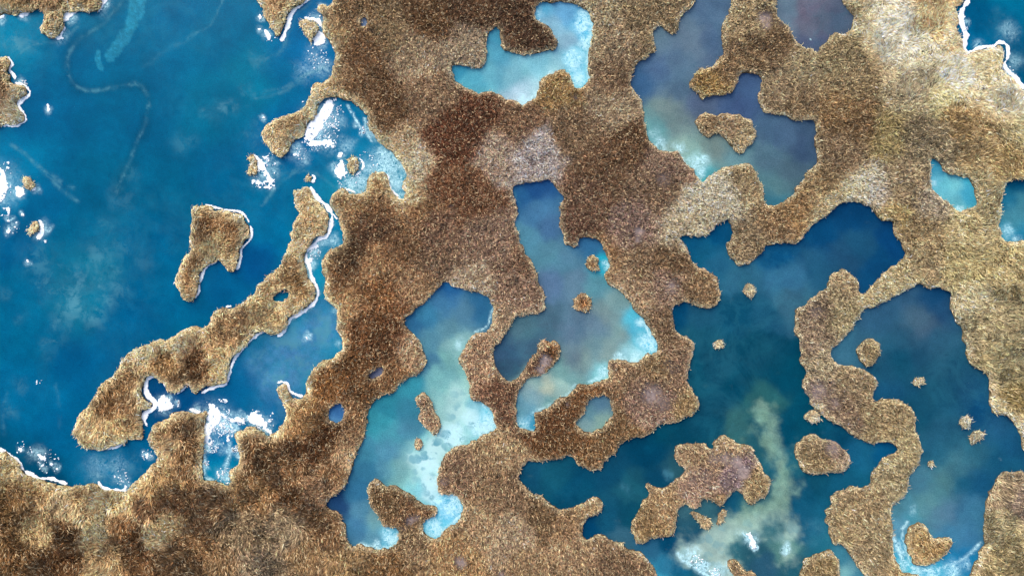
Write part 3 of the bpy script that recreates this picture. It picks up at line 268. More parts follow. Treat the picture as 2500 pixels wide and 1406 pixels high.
POL = [
 ("51,30 75,30 70,36 62,44 50,45 47,38", 'small ice wedge under the top left headland'),
 ("-10,42 16,36 8,47 -10,50", 'ice scrap at the top left edge'),
 ("155,35 175,30 188,26 189,34 178,38 165,52 156,58", 'ice triangle right of the hanging reed lobe'),
 ("132,95 140,86 150,80 157,62 161,68 153,86 149,98 140,97", 'ice corner at the foot of the hanging reed lobe'),
 ("235,33 246,12 252,-6 270,-6 255,15 243,32", 'ice wedge at the end of the top left headland'),
 ("8,228 20,224 24,235 23,246 12,248 5,258 0,250 8,240", 'pale ice puddle inside the left headland'),
 ("111,256 118,253 122,260 121,270 123,275 115,275 117,266 117,259", 'comma shaped ice fleck in the upper left lake'),
 ("-60,395 3,412 12,418 13,430 20,442 21,460 14,480 5,495 -60,530", 'large white ice sheet at the left edge'),
 ("36,457 45,454 58,460 60,475 52,482 42,482 40,468", 'square white ice block left of the little tussock'),
 ("83,455 89,459 85,466 78,468", 'ice crumb right of the little tussock'),
 ("92,533 106,540 106,550 109,565 108,575 100,587 90,582 92,572 99,560 97,545", 'white ice behind the fan shaped tussock'),
 ("52,519 57,522 58,528 53,527", 'upper tiny ice spot near the left edge'), ("19,538 24,534 25,543 20,544", 'middle tiny ice spot near the left edge'),
 ("23,554 27,556 26,566 19,571 15,567 21,562", 'lower drop shaped ice spot near the left edge'), ("36,552 40,553 39,557 35,557", 'round ice speck near the left edge'),
 ("64,631 70,634 73,642 68,643", 'slanting ice speck below the fan shaped tussock'),
 ("387,975 394,968 406,966 420,975 430,986 424,994 412,999 400,1003 393,1000 384,995", 'white ice floe off the long island cove'),
 ("434,984 438,986 436,989", 'speck of ice beside the cove floe'),
 ("510,982 518,979 523,988 529,998 545,1008 557,1018 540,1022 530,1034 518,1048 514,1066 505,1088 499,1083 502,1045 506,1020 512,1000", 'large white ice tongue at the mouth of the lower inlet'),
 ("560,1022 580,1017 594,1022 597,1033 582,1028 566,1032", 'ice lace east of the inlet tongue'),
 ("612,1004 626,1008 642,1016 652,1036 664,1056 655,1057 640,1040 625,1036 612,1034 609,1020", 'white ice patch in the corner right of the inlet'),
 ("461,998 470,996 480,1002 488,1003 483,1008 470,1005", 'ice bits above the lower inlet reeds'),
 ("68,1100 80,1095 89,1104 100,1110 113,1113 108,1124 99,1119 90,1108 74,1107", 'dumbbell shaped ice floe by the south shore'),
 ("47,1093 56,1094 54,1104 48,1100", 'small floe left of the dumbbell floe'), ("102,1134 109,1133 107,1140 101,1140", 'round crumb below the dumbbell floe'), ("122,1130 130,1130 130,1136 123,1136", 'ice crumb right of the south shore floe'), ("136,1141 144,1142 142,1148 136,1146", 'outermost ice crumb by the south shore'),
 ("356,1104 362,1106 364,1116 356,1121", 'ice fleck before the rounded reed lobe'), ("306,1181 310,1188 310,1196 304,1190", 'ice tooth on the south shore'),
 ("645,75 650,74 661,84 662,93 658,101 648,93", 'upper ice floe left of the top reed point'), ("631,37 641,37 639,48 633,48", 'square ice bit near the top'), ("627,69 640,70 638,74 629,74", 'flat ice bit near the top'),
 ("736,40 750,45 776,44 789,60 790,76 784,72 781,62 765,50 750,50", 'ice crest above the grey tussock'), ("775,82 790,79 797,106 781,111 767,111 770,96", 'ice block below the grey tussock'),
 ("774,17 784,13 792,18 799,24 790,27 783,20", 'ice scrap on the little shore tongue'),
 ("795,250 804,241 812,248 816,262 806,278 800,292 790,292 792,300 790,312 778,326 768,340 756,346 742,340 748,322 752,304 768,290 782,270", 'broad white ice tongue in the bay below the neck'),
 ("748,352 760,345 785,342 806,343 814,352 808,356 785,353 760,358", 'white ice bar at the foot of the bay'),
 ("828,370 837,372 838,380 830,385 825,386", 'ice cap above the ice column'), ("829,390 838,392 841,405 843,428 834,432 829,436 818,426 817,418 825,408", 'upright ice column left of the round tussock'),
 ("714,376 724,374 727,380 716,384", 'ice crumb off the reed hook'), ("625,378 634,384 648,402 652,415 663,428 665,448 660,455 655,445 650,435 638,426 630,414 628,398 620,386", 'tall white ice wedge behind the spiky tussock'), ("656,458 663,458 664,463 658,465", 'speck under the tall ice wedge'), ("669,398 674,398 674,403 669,403", 'round ice speck below the reed hook'), ("640,286 646,284 648,289 642,290", 'ice speck left of the reed hook'),
 ("746,820 752,823 751,830 748,826", 'ice speck in the milky blue bay'), ("740,618 750,612 765,606 778,608 780,604 774,596 764,596 748,604", 'ice wedge at the long island waist'), ("752,636 765,624 772,620 774,626 762,634 756,645", 'ice finger in the narrow channel'),
 ("1827,1303 1835,1306 1840,1315 1845,1322 1846,1335 1838,1338 1834,1325 1828,1312", 'broken pale ice on the sediment trail'),
 ("2264,143 2271,137 2276,143 2274,151 2267,150", 'frozen puddle in the flattened reeds'), ("2386,216 2393,214 2398,218 2392,223 2386,221", 'frozen puddle cluster in the pale reeds'),
]
# ------------------------------------------------------------------ materials
def newmat(name):
    m = bpy.data.materials.new(name); m.use_nodes = True; n = m.node_tree.nodes
    return m, m.node_tree, n, n['Principled BSDF']
def water_material():
    m, t, n, b = newmat('ice_and_water'); L = t.links.new
    def N(k, **kw):
        q = n.new(k)
        for a, v in kw.items(): setattr(q, a, v)
        return q
    def A(nm):
        q = N('ShaderNodeAttribute'); q.attribute_name = nm; return q
    def noisen(scale, detail, rough, dist=0):
        q = N('ShaderNodeTexNoise'); q.inputs['Scale'].default_value = scale; q.inputs['Detail'].default_value = detail
        q.inputs['Roughness'].default_value = rough; q.inputs['Distortion'].default_value = dist; L(geo.outputs['Position'], q.inputs['Vector']); return q
    def mth(op, a, bb=None, c=None, clamp=False):
        q = N('ShaderNodeMath', operation=op); q.use_clamp = clamp
        for i, v in enumerate((a, bb, c)):
            if v is None: continue
            if isinstance(v, (int, float)): q.inputs[i].default_value = v
            else: L(v, q.inputs[i])
        return q.outputs[0]
    def mr(v, a, c, d=0, e=1):
        q = N('ShaderNodeMapRange'); q.interpolation_type = 'SMOOTHSTEP'; L(v, q.inputs[0])
        for i, x in ((1, a), (2, c), (3, d), (4, e)): q.inputs[i].default_value = x
        return q.outputs[0]
    def mix(f, c1, c2, mode='MIX'):
        q = N('ShaderNodeMix', data_type='RGBA', blend_type=mode)
        if isinstance(f, (int, float)): q.inputs[0].default_value = f
        else: L(f, q.inputs[0])
        for i, v in ((6, c1), (7, c2)):
            if isinstance(v, tuple): q.inputs[i].default_value = v
            else: L(v, q.inputs[i])
        return q.outputs[2]
    geo = N('ShaderNodeNewGeometry')
    col = A('col'); fr = A('frost'); wi = A('wisp'); ce = A('cell')
    c = col.outputs['Color']
    cloud = noisen(.35, 5, .6, .6); c = mix(1.0, c, mix(mr(cloud.outputs[0], .3, .7), (.90, .93, .94, 1), (1.09, 1.06, 1.05, 1)), 'MULTIPLY')
    grain = noisen(7.0, 2, .6); c = mix(1.0, c, mix(mr(grain.outputs[0], .3, .7), (.80, .86, .88, 1), (1.22, 1.14, 1.12, 1)), 'MULTIPLY')
    blot = noisen(1.1, 5, .65, 1.2); c = mix(mth('MULTIPLY', mr(blot.outputs[0], .30, .42, 1, 0), .4), c, mix(1.0, c, (.45, .6, .7, 1), 'MULTIPLY'))
    # grey veils, ridged like wind blown slush
    wn = noisen(.45, 8, .66, .5); ridge = mth('SUBTRACT', 1.0, mth('MULTIPLY', mth('ABSOLUTE', mth('SUBTRACT', wn.outputs[0], .5)), 7.0), None, True)
    w2 = noisen(.42, 10, .72, .35); veil = mr(w2.outputs[0], .475, .58)
    wf = mth('MULTIPLY', wi.outputs['Fac'], mth('ADD', mth('MULTIPLY', ridge, .35), mth('MULTIPLY', veil, .8)), None, True)
    c = mix(wf, c, tuple(lin((85, 152, 172)) / KW) + (1,))
    g1 = noisen(.16, 9, .68, .5); g2 = noisen(.05, 3, .5)
    rg = mth('SUBTRACT', 1.0, mth('MULTIPLY', mth('ABSOLUTE', mth('SUBTRACT', g1.outputs[0], .5)), 12.0), None, True)
    c = mix(mth('MULTIPLY', rg, mr(g2.outputs[0], .45, .65, 0, .10)), c, tuple(lin((70, 155, 172)) / KW) + (1,))
    g3 = noisen(.22, 7, .6, .5); c = mix(1.0, c, mix(mr(g3.outputs[0], .35, .65), (.93, .91, .93, 1), (1.07, 1.10, 1.06, 1)), 'MULTIPLY')
    # rounded dark melt cells in white ice
    v = N('ShaderNodeTexVoronoi'); v.inputs['Scale'].default_value = .8
    wv = noisen(.8, 3, .5); vm = N('ShaderNodeVectorMath', operation='MULTIPLY_ADD'); L(wv.outputs['Color'], vm.inputs[0]); vm.inputs[1].default_value = (.9, .9, .9); L(geo.outputs['Position'], vm.inputs[2]); L(vm.outputs[0], v.inputs['Vector'])
    cellm = mth('MULTIPLY', mr(v.outputs['Distance'], .34, .52, 1, 0), mr(noisen(.55, 3, .5).outputs[0], .33, .46))
    cf = ce.outputs['Fac']
    c = mix(mth('MULTIPLY', cf, .85), c, tuple(lin((215, 250, 246)) / KW) + (1,))
    c = mix(mth('MULTIPLY', cf, mth('MULTIPLY', cellm, .95)), c, tuple(lin((80, 158, 176)) / KW) + (1,))
    # frost lace
    f1 = noisen(1.3, 9, .75, 1.2); f2 = noisen(2.4, 9, .75, .6)
    rd = mth('SUBTRACT', 1.0, mth('MULTIPLY', mth('ABSOLUTE', mth('SUBTRACT', f1.outputs[0], .5)), 9.0), None, True)
    sp = mr(f2.outputs[0], .52, .59)
    ff = mth('MULTIPLY', mth('ADD', mth('MULTIPLY', rd, .95), mth('MULTIPLY', sp, .85)), mth('MULTIPLY', fr.outputs['Fac'], 1.15), None, True)
    c = mix(ff, c, tuple(np.minimum(lin((205, 250, 255)) / KW * 1.12, .9)) + (1,))
    # scattered bright specks
    s1 = noisen(5.5, 3, .6); spk = mth('MULTIPLY', mr(s1.outputs[0], .74, .78), .55); c = mix(spk, c, (.35, .55, .6, 1))
    L(c, b.inputs['Base Color']); b.inputs['Roughness'].default_value = .2; b.inputs['IOR'].default_value = 1.31
    b.inputs['Specular IOR Level'].default_value = .06
    bp = N('ShaderNodeBump'); bp.inputs['Strength'].default_value = .25; bp.inputs['Distance'].default_value = .05
    L(mth('ADD', ff, mth('MULTIPLY', grain.outputs[0], .25)), bp.inputs['Height']); L(bp.outputs[0], b.inputs['Normal'])
    return m
def attr_material(name, rough=.9, nscale=6.0, amt=.25, bump=0.0, transl=0.0):
    m, t, n, b = newmat(name); L = t.links.new
    a = n.new('ShaderNodeAttribute'); a.attribute_name = 'col'
    g = n.new('ShaderNodeNewGeometry'); no = n.new('ShaderNodeTexNoise'); no.inputs['Scale'].default_value = nscale; no.inputs['Detail'].default_value = 6
    L(g.outputs['Position'], no.inputs['Vector'])
    mx = n.new('ShaderNodeMix'); mx.data_type = 'RGBA'; mx.blend_type = 'MULTIPLY'; mx.inputs[0].default_value = 1
    r = n.new('ShaderNodeMapRange'); L(no.outputs[0], r.inputs[0]); r.inputs[1].default_value = .3; r.inputs[2].default_value = .7; r.inputs[3].default_value = 1 - amt; r.inputs[4].default_value = 1 + amt
    L(a.outputs['Color'], mx.inputs[6]); L(r.outputs[0], mx.inputs[7]); L(mx.outputs[2], b.inputs['Base Color'])
    b.inputs['Roughness'].default_value = rough; b.inputs['Specular IOR Level'].default_value = .15
    if bump:
        bp = n.new('ShaderNodeBump'); bp.inputs['Strength'].default_value = bump; bp.inputs['Distance'].default_value = .08; L(no.outputs[0], bp.inputs['Height']); L(bp.outputs[0], b.inputs['Normal'])
    return m
def ice_material(name, c1, c2):
    m, t, n, b = newmat(name); L = t.links.new
    g = n.new('ShaderNodeNewGeometry'); no = n.new('ShaderNodeTexNoise'); no.inputs['Scale'].default_value = 1.6; no.inputs['Detail'].default_value = 8; no.inputs['Roughness'].default_value = .7
    L(g.outputs['Position'], no.inputs['Vector']); r = n.new('ShaderNodeValToRGB'); L(no.outputs[0], r.inputs[0])
    r.color_ramp.elements[0].position = .3; r.color_ramp.elements[0].color = (*c1, 1); r.color_ramp.elements[1].position = .5; r.color_ramp.elements[1].color = (*c2, 1)
    L(r.outputs[0], b.inputs['Base Color']); b.inputs['Roughness'].default_value = .6; b.inputs['Specular IOR Level'].default_value = .3
    bp = n.new('ShaderNodeBump'); bp.inputs['Strength'].default_value = .5; bp.inputs['Distance'].default_value = .06; L(no.outputs[0], bp.inputs['Height']); L(bp.outputs[0], b.inputs['Normal'])
    return m
M_WATER = water_material(); M_MUD = attr_material('wet_mud', .7, 3.0, .22, .5); M_REED = attr_material('dry_reed', .85, 2.0, .10)
M_ICE = ice_material('white_ice', (.62, .78, .84), (.9, .92, .93)); M_RAFT = ice_material('blue_ice', tuple(lin((10, 125, 165)) / KW), tuple(lin((55, 160, 188)) / KW))

# ------------------------------------------------------------------ mesh helpers
def mesh(name, co, faces_n, idx, mat, parent=None, attrs=(), loc=(0, 0, 0), smooth_=False):
    me = bpy.data.meshes.new(name); co = co - np.array(loc)
    me.vertices.add(len(co)); me.vertices.foreach_set('co', co.astype(np.float32).ravel())
    me.loops.add(len(idx)); me.loops.foreach_set('vertex_index', idx.astype(np.int32))
    st = np.concatenate([[0], np.cumsum(faces_n)[:-1]]).astype(np.int32)
    me.polygons.add(len(faces_n)); me.polygons.foreach_set('loop_start', st)
    for an, kind, v in attrs:
        if kind == 'C':
            a = me.attributes.new(an, 'FLOAT_COLOR', 'POINT'); a.data.foreach_set('color', np.column_stack([v, np.ones(len(v))]).astype(np.float32).ravel())
        else:
            a = me.attributes.new(an, 'FLOAT', 'POINT'); a.data.foreach_set('value', v.astype(np.float32))
    if smooth_: me.polygons.foreach_set('use_smooth', np.ones(len(faces_n), bool))
    me.update(calc_edges=True); me.materials.append(mat)
    o = bpy.data.objects.new(name, me); C.objects.link(o)
    if parent: o.parent = parent
    else: o.location = loc
    return o
def grid(xs, ys, keep):
    """grid vertices in pixels and the quads where keep(cell) holds; unused vertices dropped"""
    nx, ny = len(xs), len(ys); q = np.argwhere(keep)          # keep: (ny-1, nx-1)
    a = q[:, 0] * nx + q[:, 1]; f = np.stack([a, a + nx, a + nx + 1, a + 1], 1)
    u, inv = np.unique(f, return_inverse=True); f = inv.reshape(-1, 4)
    return xs[u % nx], ys[u // nx], f
def tag(o, label=None, cat=None, group=None, kind=None):
    for k, v in (('label', label), ('category', cat), ('group', group), ('kind', kind)):
        if v: o[k] = v
    return o

# ------------------------------------------------------------------ the bed under everything, with the marsh ground rising out of the water
def ground_colour(x, y):
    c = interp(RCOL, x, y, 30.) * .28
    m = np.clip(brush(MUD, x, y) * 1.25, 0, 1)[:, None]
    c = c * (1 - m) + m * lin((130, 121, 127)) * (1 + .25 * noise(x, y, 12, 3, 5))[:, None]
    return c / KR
def make_ground(name, k, step, parent=None, loc=(0, 0, 0)):
    f = field(k)
    if k == 1: xs = np.arange(X0, X1 + 1, step, float); ys = np.arange(Y0, Y1 + 1, step, float)
    else:
        jj, ii = np.where(landid == k)
        xs = np.arange(max(X0, X0 + ii.min() * G - 12), min(X1, X0 + ii.max() * G + 14), step); ys = np.arange(max(Y0, Y0 + jj.min() * G - 12), min(Y1, Y0 + jj.max() * G + 14), step)
    XX, YY = np.meshgrid(xs, ys); F = samp(f, XX, YY) + .16 * noise(XX, YY, 9, 3, 2) * (samp(f, XX, YY) > .02)
    cell = np.maximum.reduce([F[:-1, :-1], F[1:, :-1], F[:-1, 1:], F[1:, 1:]])
    gx_, gy_, q = grid(xs, ys, cell > .12)
    F = samp(f, gx_, gy_) + .16 * noise(gx_, gy_, 9, 3, 2)
    z = np.clip((F - .5) * .8, -.3, .13) + np.where(F > .6, .03 * noise(gx_, gy_, 14, 3, 3), 0)
    z = z - .10 * np.clip(brush(MUD, gx_, gy_), 0, 1) * (F > .75)
    co = np.column_stack([wx(gx_), wy(gy_), z])
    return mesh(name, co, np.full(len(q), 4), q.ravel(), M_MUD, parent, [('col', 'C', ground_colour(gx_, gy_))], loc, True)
# deep floor below the water, reaching far outside the frame
fl = np.array([[-400, -400, -1.2], [400, -400, -1.2], [400, 400, -1.2], [-400, 400, -1.2]], float)
tag(mesh('lake_bed', fl, np.array([4]), np.array([0, 1, 2, 3]), M_MUD, None, [('col', 'C', np.tile([.06, .05, .04], (4, 1)))]), 'dark mud bed below the water', None, None, 'structure')
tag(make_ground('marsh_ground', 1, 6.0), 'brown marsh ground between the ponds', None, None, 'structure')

# ------------------------------------------------------------------ water
for s_, lab_ in POL:
    if lab_:
        p_ = pts(s_); c_ = p_.mean(0); r_ = .17 * (np.ptp(p_[:, 0]) + np.ptp(p_[:, 1])); FROST.append((c_[0], c_[1], r_ + 4, .5))
for k, nm in enumerate(WNAMES):
    sel = wl == k
    jj, ii = np.where(sel); st = 3.5
    xs = np.arange(X0 + ii.min() * G, X0 + ii.max() * G + 1, st); ys = np.arange(Y0 + jj.min() * G, Y0 + jj.max() * G + 1, st)
    cx, cy = (xs[:-1] + xs[1:]) / 2, (ys[:-1] + ys[1:]) / 2
    CI = np.clip(((cx - X0) / G).astype(int), 0, NX - 1); CJ = np.clip(((cy - Y0) / G).astype(int), 0, NY - 1)
    keep = sel[np.ix_(CJ, CI)]
    x, y, q = grid(xs, ys, keep)
    jx = x + 10 * noise(x, y, 34, 4, 9); jy = y + 10 * noise(x, y, 34, 4, 10)
    tb = WCOL[nm].copy()
    if nm == 'P6': tb = tb[(tb[:, 2] < 100) | ((tb[:, 0] > 2000) & (tb[:, 1] > 1300))]; tb[:, 2:] += (4, 3, 0)
    if nm == 'P7': tb[:, 2:] += (7, 5, 0)
    if nm in ('P2', 'P3', 'P4'): tb[:, 2] -= 6; tb[:, 3] += 1
    c = interp(tb, jx, jy, SIG.get(nm, 18))
    c = c * np.array({'P6': (.95, .95, .87), 'P7': (1.15, .97, .88), 'P2': (1.08, 1.0, .95), 'P3': (1, 1, .95), 'P4': (.97, 1.0, .95), 'lake_ne': (.4, 1.0, .88), 'P5': (.95, 1.0, .97)}.get(nm, (1, 1, 1)))
    if nm == 'P6':
        tr = np.zeros(len(x))
        for s_, wd_, a_ in (("1866,992 1870,1030 1890,1080", 17, .95), ("1880,1060 1905,1120 1912,1180 1900,1225 1880,1250", 23, .95), ("1890,1240 1840,1265 1780,1290 1720,1325 1678,1348", 25, 1.), ("1790,1290 1745,1345 1770,1385 1790,1400", 26, .85), ("1890,1230 1925,1270 1930,1310", 23, .8), ("1720,1330 1735,1380", 22, .8), ("1860,1010 1830,1060", 30, .3), ("1905,1100 1930,1200", 32, .45), ("1700,1340 1800,1300 1900,1260", 42, .42), ("1880,1180 1925,1290 1915,1370", 30, .4), ("1940,1320 1930,1345", 18, .5)):
            tr = np.maximum(tr, stroke(s_, wd_ * 1.4, jx, jy, a_))
        tr = np.clip((tr + .26 * noise(x, y, 22, 5, 60) - .18) / .85, 0, 1); tr = tr * tr * (3 - 2 * tr)
        tc = (lin((134, 172, 150)) + np.clip((y - 1200) / 150, 0, 1)[:, None] * (lin((165, 188, 160)) - lin((134, 172, 150)))) * (1 + .24 * noise(x, y, 12, 5, 61))[:, None]
        c = c * (1 - .88 * tr[:, None]) + .88 * tr[:, None] * tc
        tr2 = tr * np.clip((y - 1240) / 60, 0, 1)
    if nm == 'lake':
        c = c * np.array([.2, 1.02, .84])
        ch = np.clip(brush([(720,860,60),(785,795,42),(690,930,50),(640,890,40,.7),(705,1000,26,.8),(800,740,14,.6)], jx, jy) * (.85 + .5 * noise(x, y, 10, 4, 66)), 0, 1)[:, None] * .75
        c = c * (1 - ch) + ch * lin((82, 136, 182)) * (1 + .2 * noise(x, y, 7, 4, 67))[:, None]
        dk = stroke(WSTROKE[0][0], 15, x, y, .20); c = c * (1 - dk)[:, None]
        raft = np.zeros(len(x))
        for s_, wd_, a_ in (("332,-30 332,20 322,60 305,92 285,120 268,138", 18, 1.), ("345,0 340,40", 14, 1), ("240,128 238,150 248,166", 9, .9)): raft = np.maximum(raft, stroke(s_, wd_, x, y, a_))
        raft = np.clip((raft + .2 * noise(x, y, 16, 3, 62) - .42) / .18, 0, 1) * (1 - np.clip((y - 120) / 160, 0, .3))
        c = c * (1 - .8 * raft[:, None]) + .8 * raft[:, None] * lin((40, 145, 175)) * (1 + .3 * noise(x, y, 5, 3, 63))[:, None]
    c = c * (1 + .07 * noise(x, y, 34, 3, 64) + .05 * noise(x, y, 8, 3, 65))[:, None] / KW
    fr = np.maximum(brush(FROST, jx, jy), 0); ws = brush(WISP, jx, jy)
    for s, wd, a in WSTROKE: ws = np.maximum(ws, stroke(s, wd, x + 2 * noise(x, y, 14, 2, 4), y + 2 * noise(x, y, 14, 2, 6), a))
    for s, wd, a in FSTROKE: fr = np.maximum(fr, stroke(s, wd, x + 2 * noise(x, y, 12, 2, 4), y + 2 * noise(x, y, 12, 2, 6), a))
    ce = brush([(1045,1130,34,1),(1060,1100,26,.9),(1030,1150,24,.8),(1050,1180,26,1),(1050,1205,18,.8),(1120,1010,26,.55),(1100,1060,30,.9),(1150,1020,24,.8),(1180,1040,20,.7),(1020,1120,26,.7),(1120,970,20,.35),(1010,1170,12,.4),(1720,1350,10,.1)], jx, jy) if nm in ('P5', 'P6') else np.zeros(len(x))
    if nm == 'P6': ce = np.maximum(ce, .34 * tr2)
    co = np.column_stack([wx(x), wy(y), np.zeros(len(x))])
    o = mesh('lake_water' if k < 2 else 'pond_water', co, np.full(len(q), 4), q.ravel(), M_WATER, None, [('col', 'C', np.clip(c, 0, 1)), ('frost', 'F', fr), ('wisp', 'F', ws), ('cell', 'F', ce)])
    tag(o, {0: 'deep blue frozen lake filling the left of the frame', 1: 'blue corner of a lake in the top right'}.get(k) or POND_LABEL[nm], None, None, 'structure')

# ------------------------------------------------------------------ reeds
def make_reeds(name, k, dens, parent=None, loc=(0, 0, 0), region=None, style=0, tuft=None):
    """dens: blades per square pixel of the survey. Real upright leaning blades, five vertices each."""
    f = field(k)
    if k == 1: x0, x1, y0, y1 = X0, X1, Y0, Y1
    else:
        jj, ii = np.where(landid == k); x0, x1 = X0 + ii.min() * G - 4, X0 + ii.max() * G + 6; y0, y1 = Y0 + jj.min() * G - 4, Y0 + jj.max() * G + 6
    n = int((x1 - x0) * (y1 - y0) * dens)
    x = R.uniform(x0, x1, n); y = R.uniform(y0, y1, n)
    vis = (x > -50) & (x < 2550) & (y > -50) & (y < 1456)
    far = (x > -110) & (x < 2610) & (y > -110) & (y < 1516)
    keep = vis | (far & (R.random(n) < .35)) | (R.random(n) < .12)
    if region is not None: keep &= region(x, y)
    x, y = x[keep], y[keep]
    F = samp(f, x, y) + .14 * noise(x, y, 9, 3, 2)
    mud = np.clip(brush(MUD, x, y) + .18 * noise(x, y, 7, 2, 8) * (brush(MUD, x, y) > .1), 0, 1)
    flat = 0 if style == 0 else 1
    kp = (F > .53) & (R.random(len(x)) > mud * 1.02)
    x, y, F, mud = x[kp], y[kp], F[kp], mud[kp]; n = len(x)
    near = samp(lake_prox, x, y)                                  # close to the lake: long pale combed fringe
    left = np.clip((900 - x) / 250, 0, 1) + np.clip((y - 1000) / 200, 0, 1) * np.clip((1000 - x) / 300, 0, 1); left = np.clip(left, 0, 1)
    right = np.clip((x - 2150) / 250, 0, 1)
    fur = np.clip(np.maximum(left, right * .8) + near * 2, 0, 1) if not flat else np.ones(n)
    ang = 2.4 * noise(x, y, 60, 2, 12) + .8 * noise(x, y, 18, 2, 13)
    ang = ang + np.where(fur > .5, 0, 0) + R.normal(0, 1, n) * (2.2 - 1.65 * fur)
    whisk = (F < .85) & (R.random(n) < .10)                         # stray stalks over the water's edge
    if tuft is not None:
        ro = np.arctan2(-(y - tuft[1]), x - tuft[0]); ang = np.where(R.random(n) < .65, ro + R.normal(0, .5, n), ang); whisk |= R.random(n) < .05
    L = R.uniform(.18, .52, n) * (1 + .42 * fur); H = R.uniform(.3, .85, n) * (1 - .35 * mud)
    H = H * (1 + .35 * noise(x, y, 16, 2, 14)) * (.55 if flat else 1.0); L = L * (1.05 if flat else 1.0)
    H = H * np.clip(.45 + (F - .5) * 1.6, .45, 1.1) * (1 - .5 * np.clip(samp(shore_prox, x, y) * 1.6, 0, 1)); L = np.where(mud > .25, L * .55, L)
    L = np.where(whisk, np.minimum(L * .8, .42), L); dx, dy = np.cos(ang), np.sin(ang)
    X, Y = wx(x), wy(y)
    # a blade whose head would hang outside the outline as flown over is mostly missing
    pr = HCAM / (HCAM - H); tx = (X + dx * L) * pr / PX + CX; ty = CY - (Y + dy * L) * pr / PX
    Ft = samp(f, tx, ty); ok = (Ft > .47) | whisk | ((R.random(n) < .03) & (Ft > .05))
    # turn the outside ones inward once
    bad = ~ok; dx = np.where(bad, -dx, dx); dy = np.where(bad, -dy, dy)
    tx = (X + dx * L) * pr / PX + CX; ty = CY - (Y + dy * L) * pr / PX; ok |= samp(f, tx, ty) > .47
    s = ok
    x, y, X, Y, dx, dy, L, H, mud, F, fur, near, whisk = (v[s] for v in (x, y, X, Y, dx, dy, L, H, mud, F, fur, near, whisk)); n = len(x)
    W = R.uniform(.025, .052, n) * (1 + .15 * fur) * np.where(whisk, .7, 1) * np.where(mud > .25, .7, 1)
    px_, py_ = -dy, dx
    z0 = np.full(n, .06); bend = R.uniform(.25, .5, n)
    mx_, my_ = X + dx * L * bend * .6, Y + dy * L * bend * .6; side = R.normal(0, .10, n) * L
    V = np.empty((n, 4, 3), np.float32)
    for i, sg in ((1, -1), (2, 1)):
        V[:, i, 0] = mx_ + px_ * (side + W * sg); V[:, i, 1] = my_ + py_ * (side + W * sg); V[:, i, 2] = z0 + H * .68 + sg * R.uniform(-.03, .03, n)
    V[:, 0, 0] = X; V[:, 0, 1] = Y; V[:, 0, 2] = z0
    V[:, 3, 0] = X + dx * L; V[:, 3, 1] = Y + dy * L; V[:, 3, 2] = z0 + H * R.uniform(.75, 1.05, n)
    base = (np.arange(n) * 4)[:, None]
    idx = np.concatenate([base + [0, 2, 1], base + [1, 2, 3]], 1)
    fn = np.full(2 * n, 3)
    c = interp(RCOL, x + 17 * noise(x, y, 38, 5, 15), y + 17 * noise(x, y, 38, 5, 16), 17.)
    gl = c @ np.array([.3, .5, .2]); c = c * np.stack([np.interp(x, [0, 800, 1250, 1800, 2500], v_) for v_ in ((1.05, 1.13, 1.10, 1.07, 1.0), (.96, 1.0, 1.01, 1.02, 1.0), (.93, 1.0, 1.06, 1.05, 1.0))], 1); c = c * (.86 * np.clip(gl / .18, .4, 1.4)[:, None] ** .34) + .14 * gl[:, None]; sp_ = np.clip(samp(shore_prox, x, y) * 3.4 - .12, 0, 1) * (.72 + .35 * noise(x, y, 30, 2, 70)) * np.where(x > 1900, .85, .72); c = c * (1 - sp_[:, None]) + sp_[:, None] * lin((190, 176, 152))
    sp_ = sp_; c *= (1 + .16 * np.clip((x - 2050) / 150, 0, 1) * np.clip((330 - y) / 120, 0, 1))[:, None]
    shore = np.clip(near * 3.2, 0, 1) * np.clip((1100 - x) / 50 + (x > 2250), 0, 1)
    c = c * (1 - .74 * shore[:, None]) + .74 * shore[:, None] * lin((212, 190, 156))
    v = np.exp(R.normal(0, .46, n) - .05) * (1 + .42 * noise(x, y, 6, 2, 17)) * (1 + .15 * noise(x, y, 60, 3, 18))
    c = c * v[:, None]
    c *= 1 + R.normal(0, .04, (n, 3)); pale = (R.random(n) < .12) | (whisk & (R.random(n) < .5))
    c[pale] = c[pale] * .5 + lin((215, 200, 170)) * .6
    c = np.clip(c / KR, .012, .8)
    o = mesh(name, V.reshape(-1, 3), fn, idx.ravel(), M_REED, parent, [('col', 'C', np.repeat(c, 4, 0))], loc)
    print(name, k, n)
    return o
pale_reg = fill(pts("2095,-260 2100,40 2095,110 2130,190 2200,240 2290,260 2370,285 2440,300 2500,310 2700,330 2760,-260")); pale_reg = blur(pale_reg, 4, 2)
D = .40
tag(make_reeds('reed_bed', 1, D, region=lambda x, y: samp(pale_reg, x, y) + .25 * noise(x, y, 20, 2, 20) <= .5), 'brown tangled reed bed spreading between all the ponds', 'reeds', None, 'stuff')
tag(make_reeds('flattened_reed_bed', 1, D * 1.1, region=lambda x, y: samp(pale_reg, x, y) + .25 * noise(x, y, 20, 2, 20) > .5, style=1), 'pale wind flattened reeds beside the top right lake corner', 'reeds', None, 'stuff')
CAT = {'reed_headland': 'reed headland', 'reed_island': 'reed island', 'reed_islet': 'reed islet'}
GRP = {'reed_headland': 'reed headlands cut by the frame', 'reed_island': 'reed islands standing in the water', 'reed_islet': 'small reed islets in the water'}
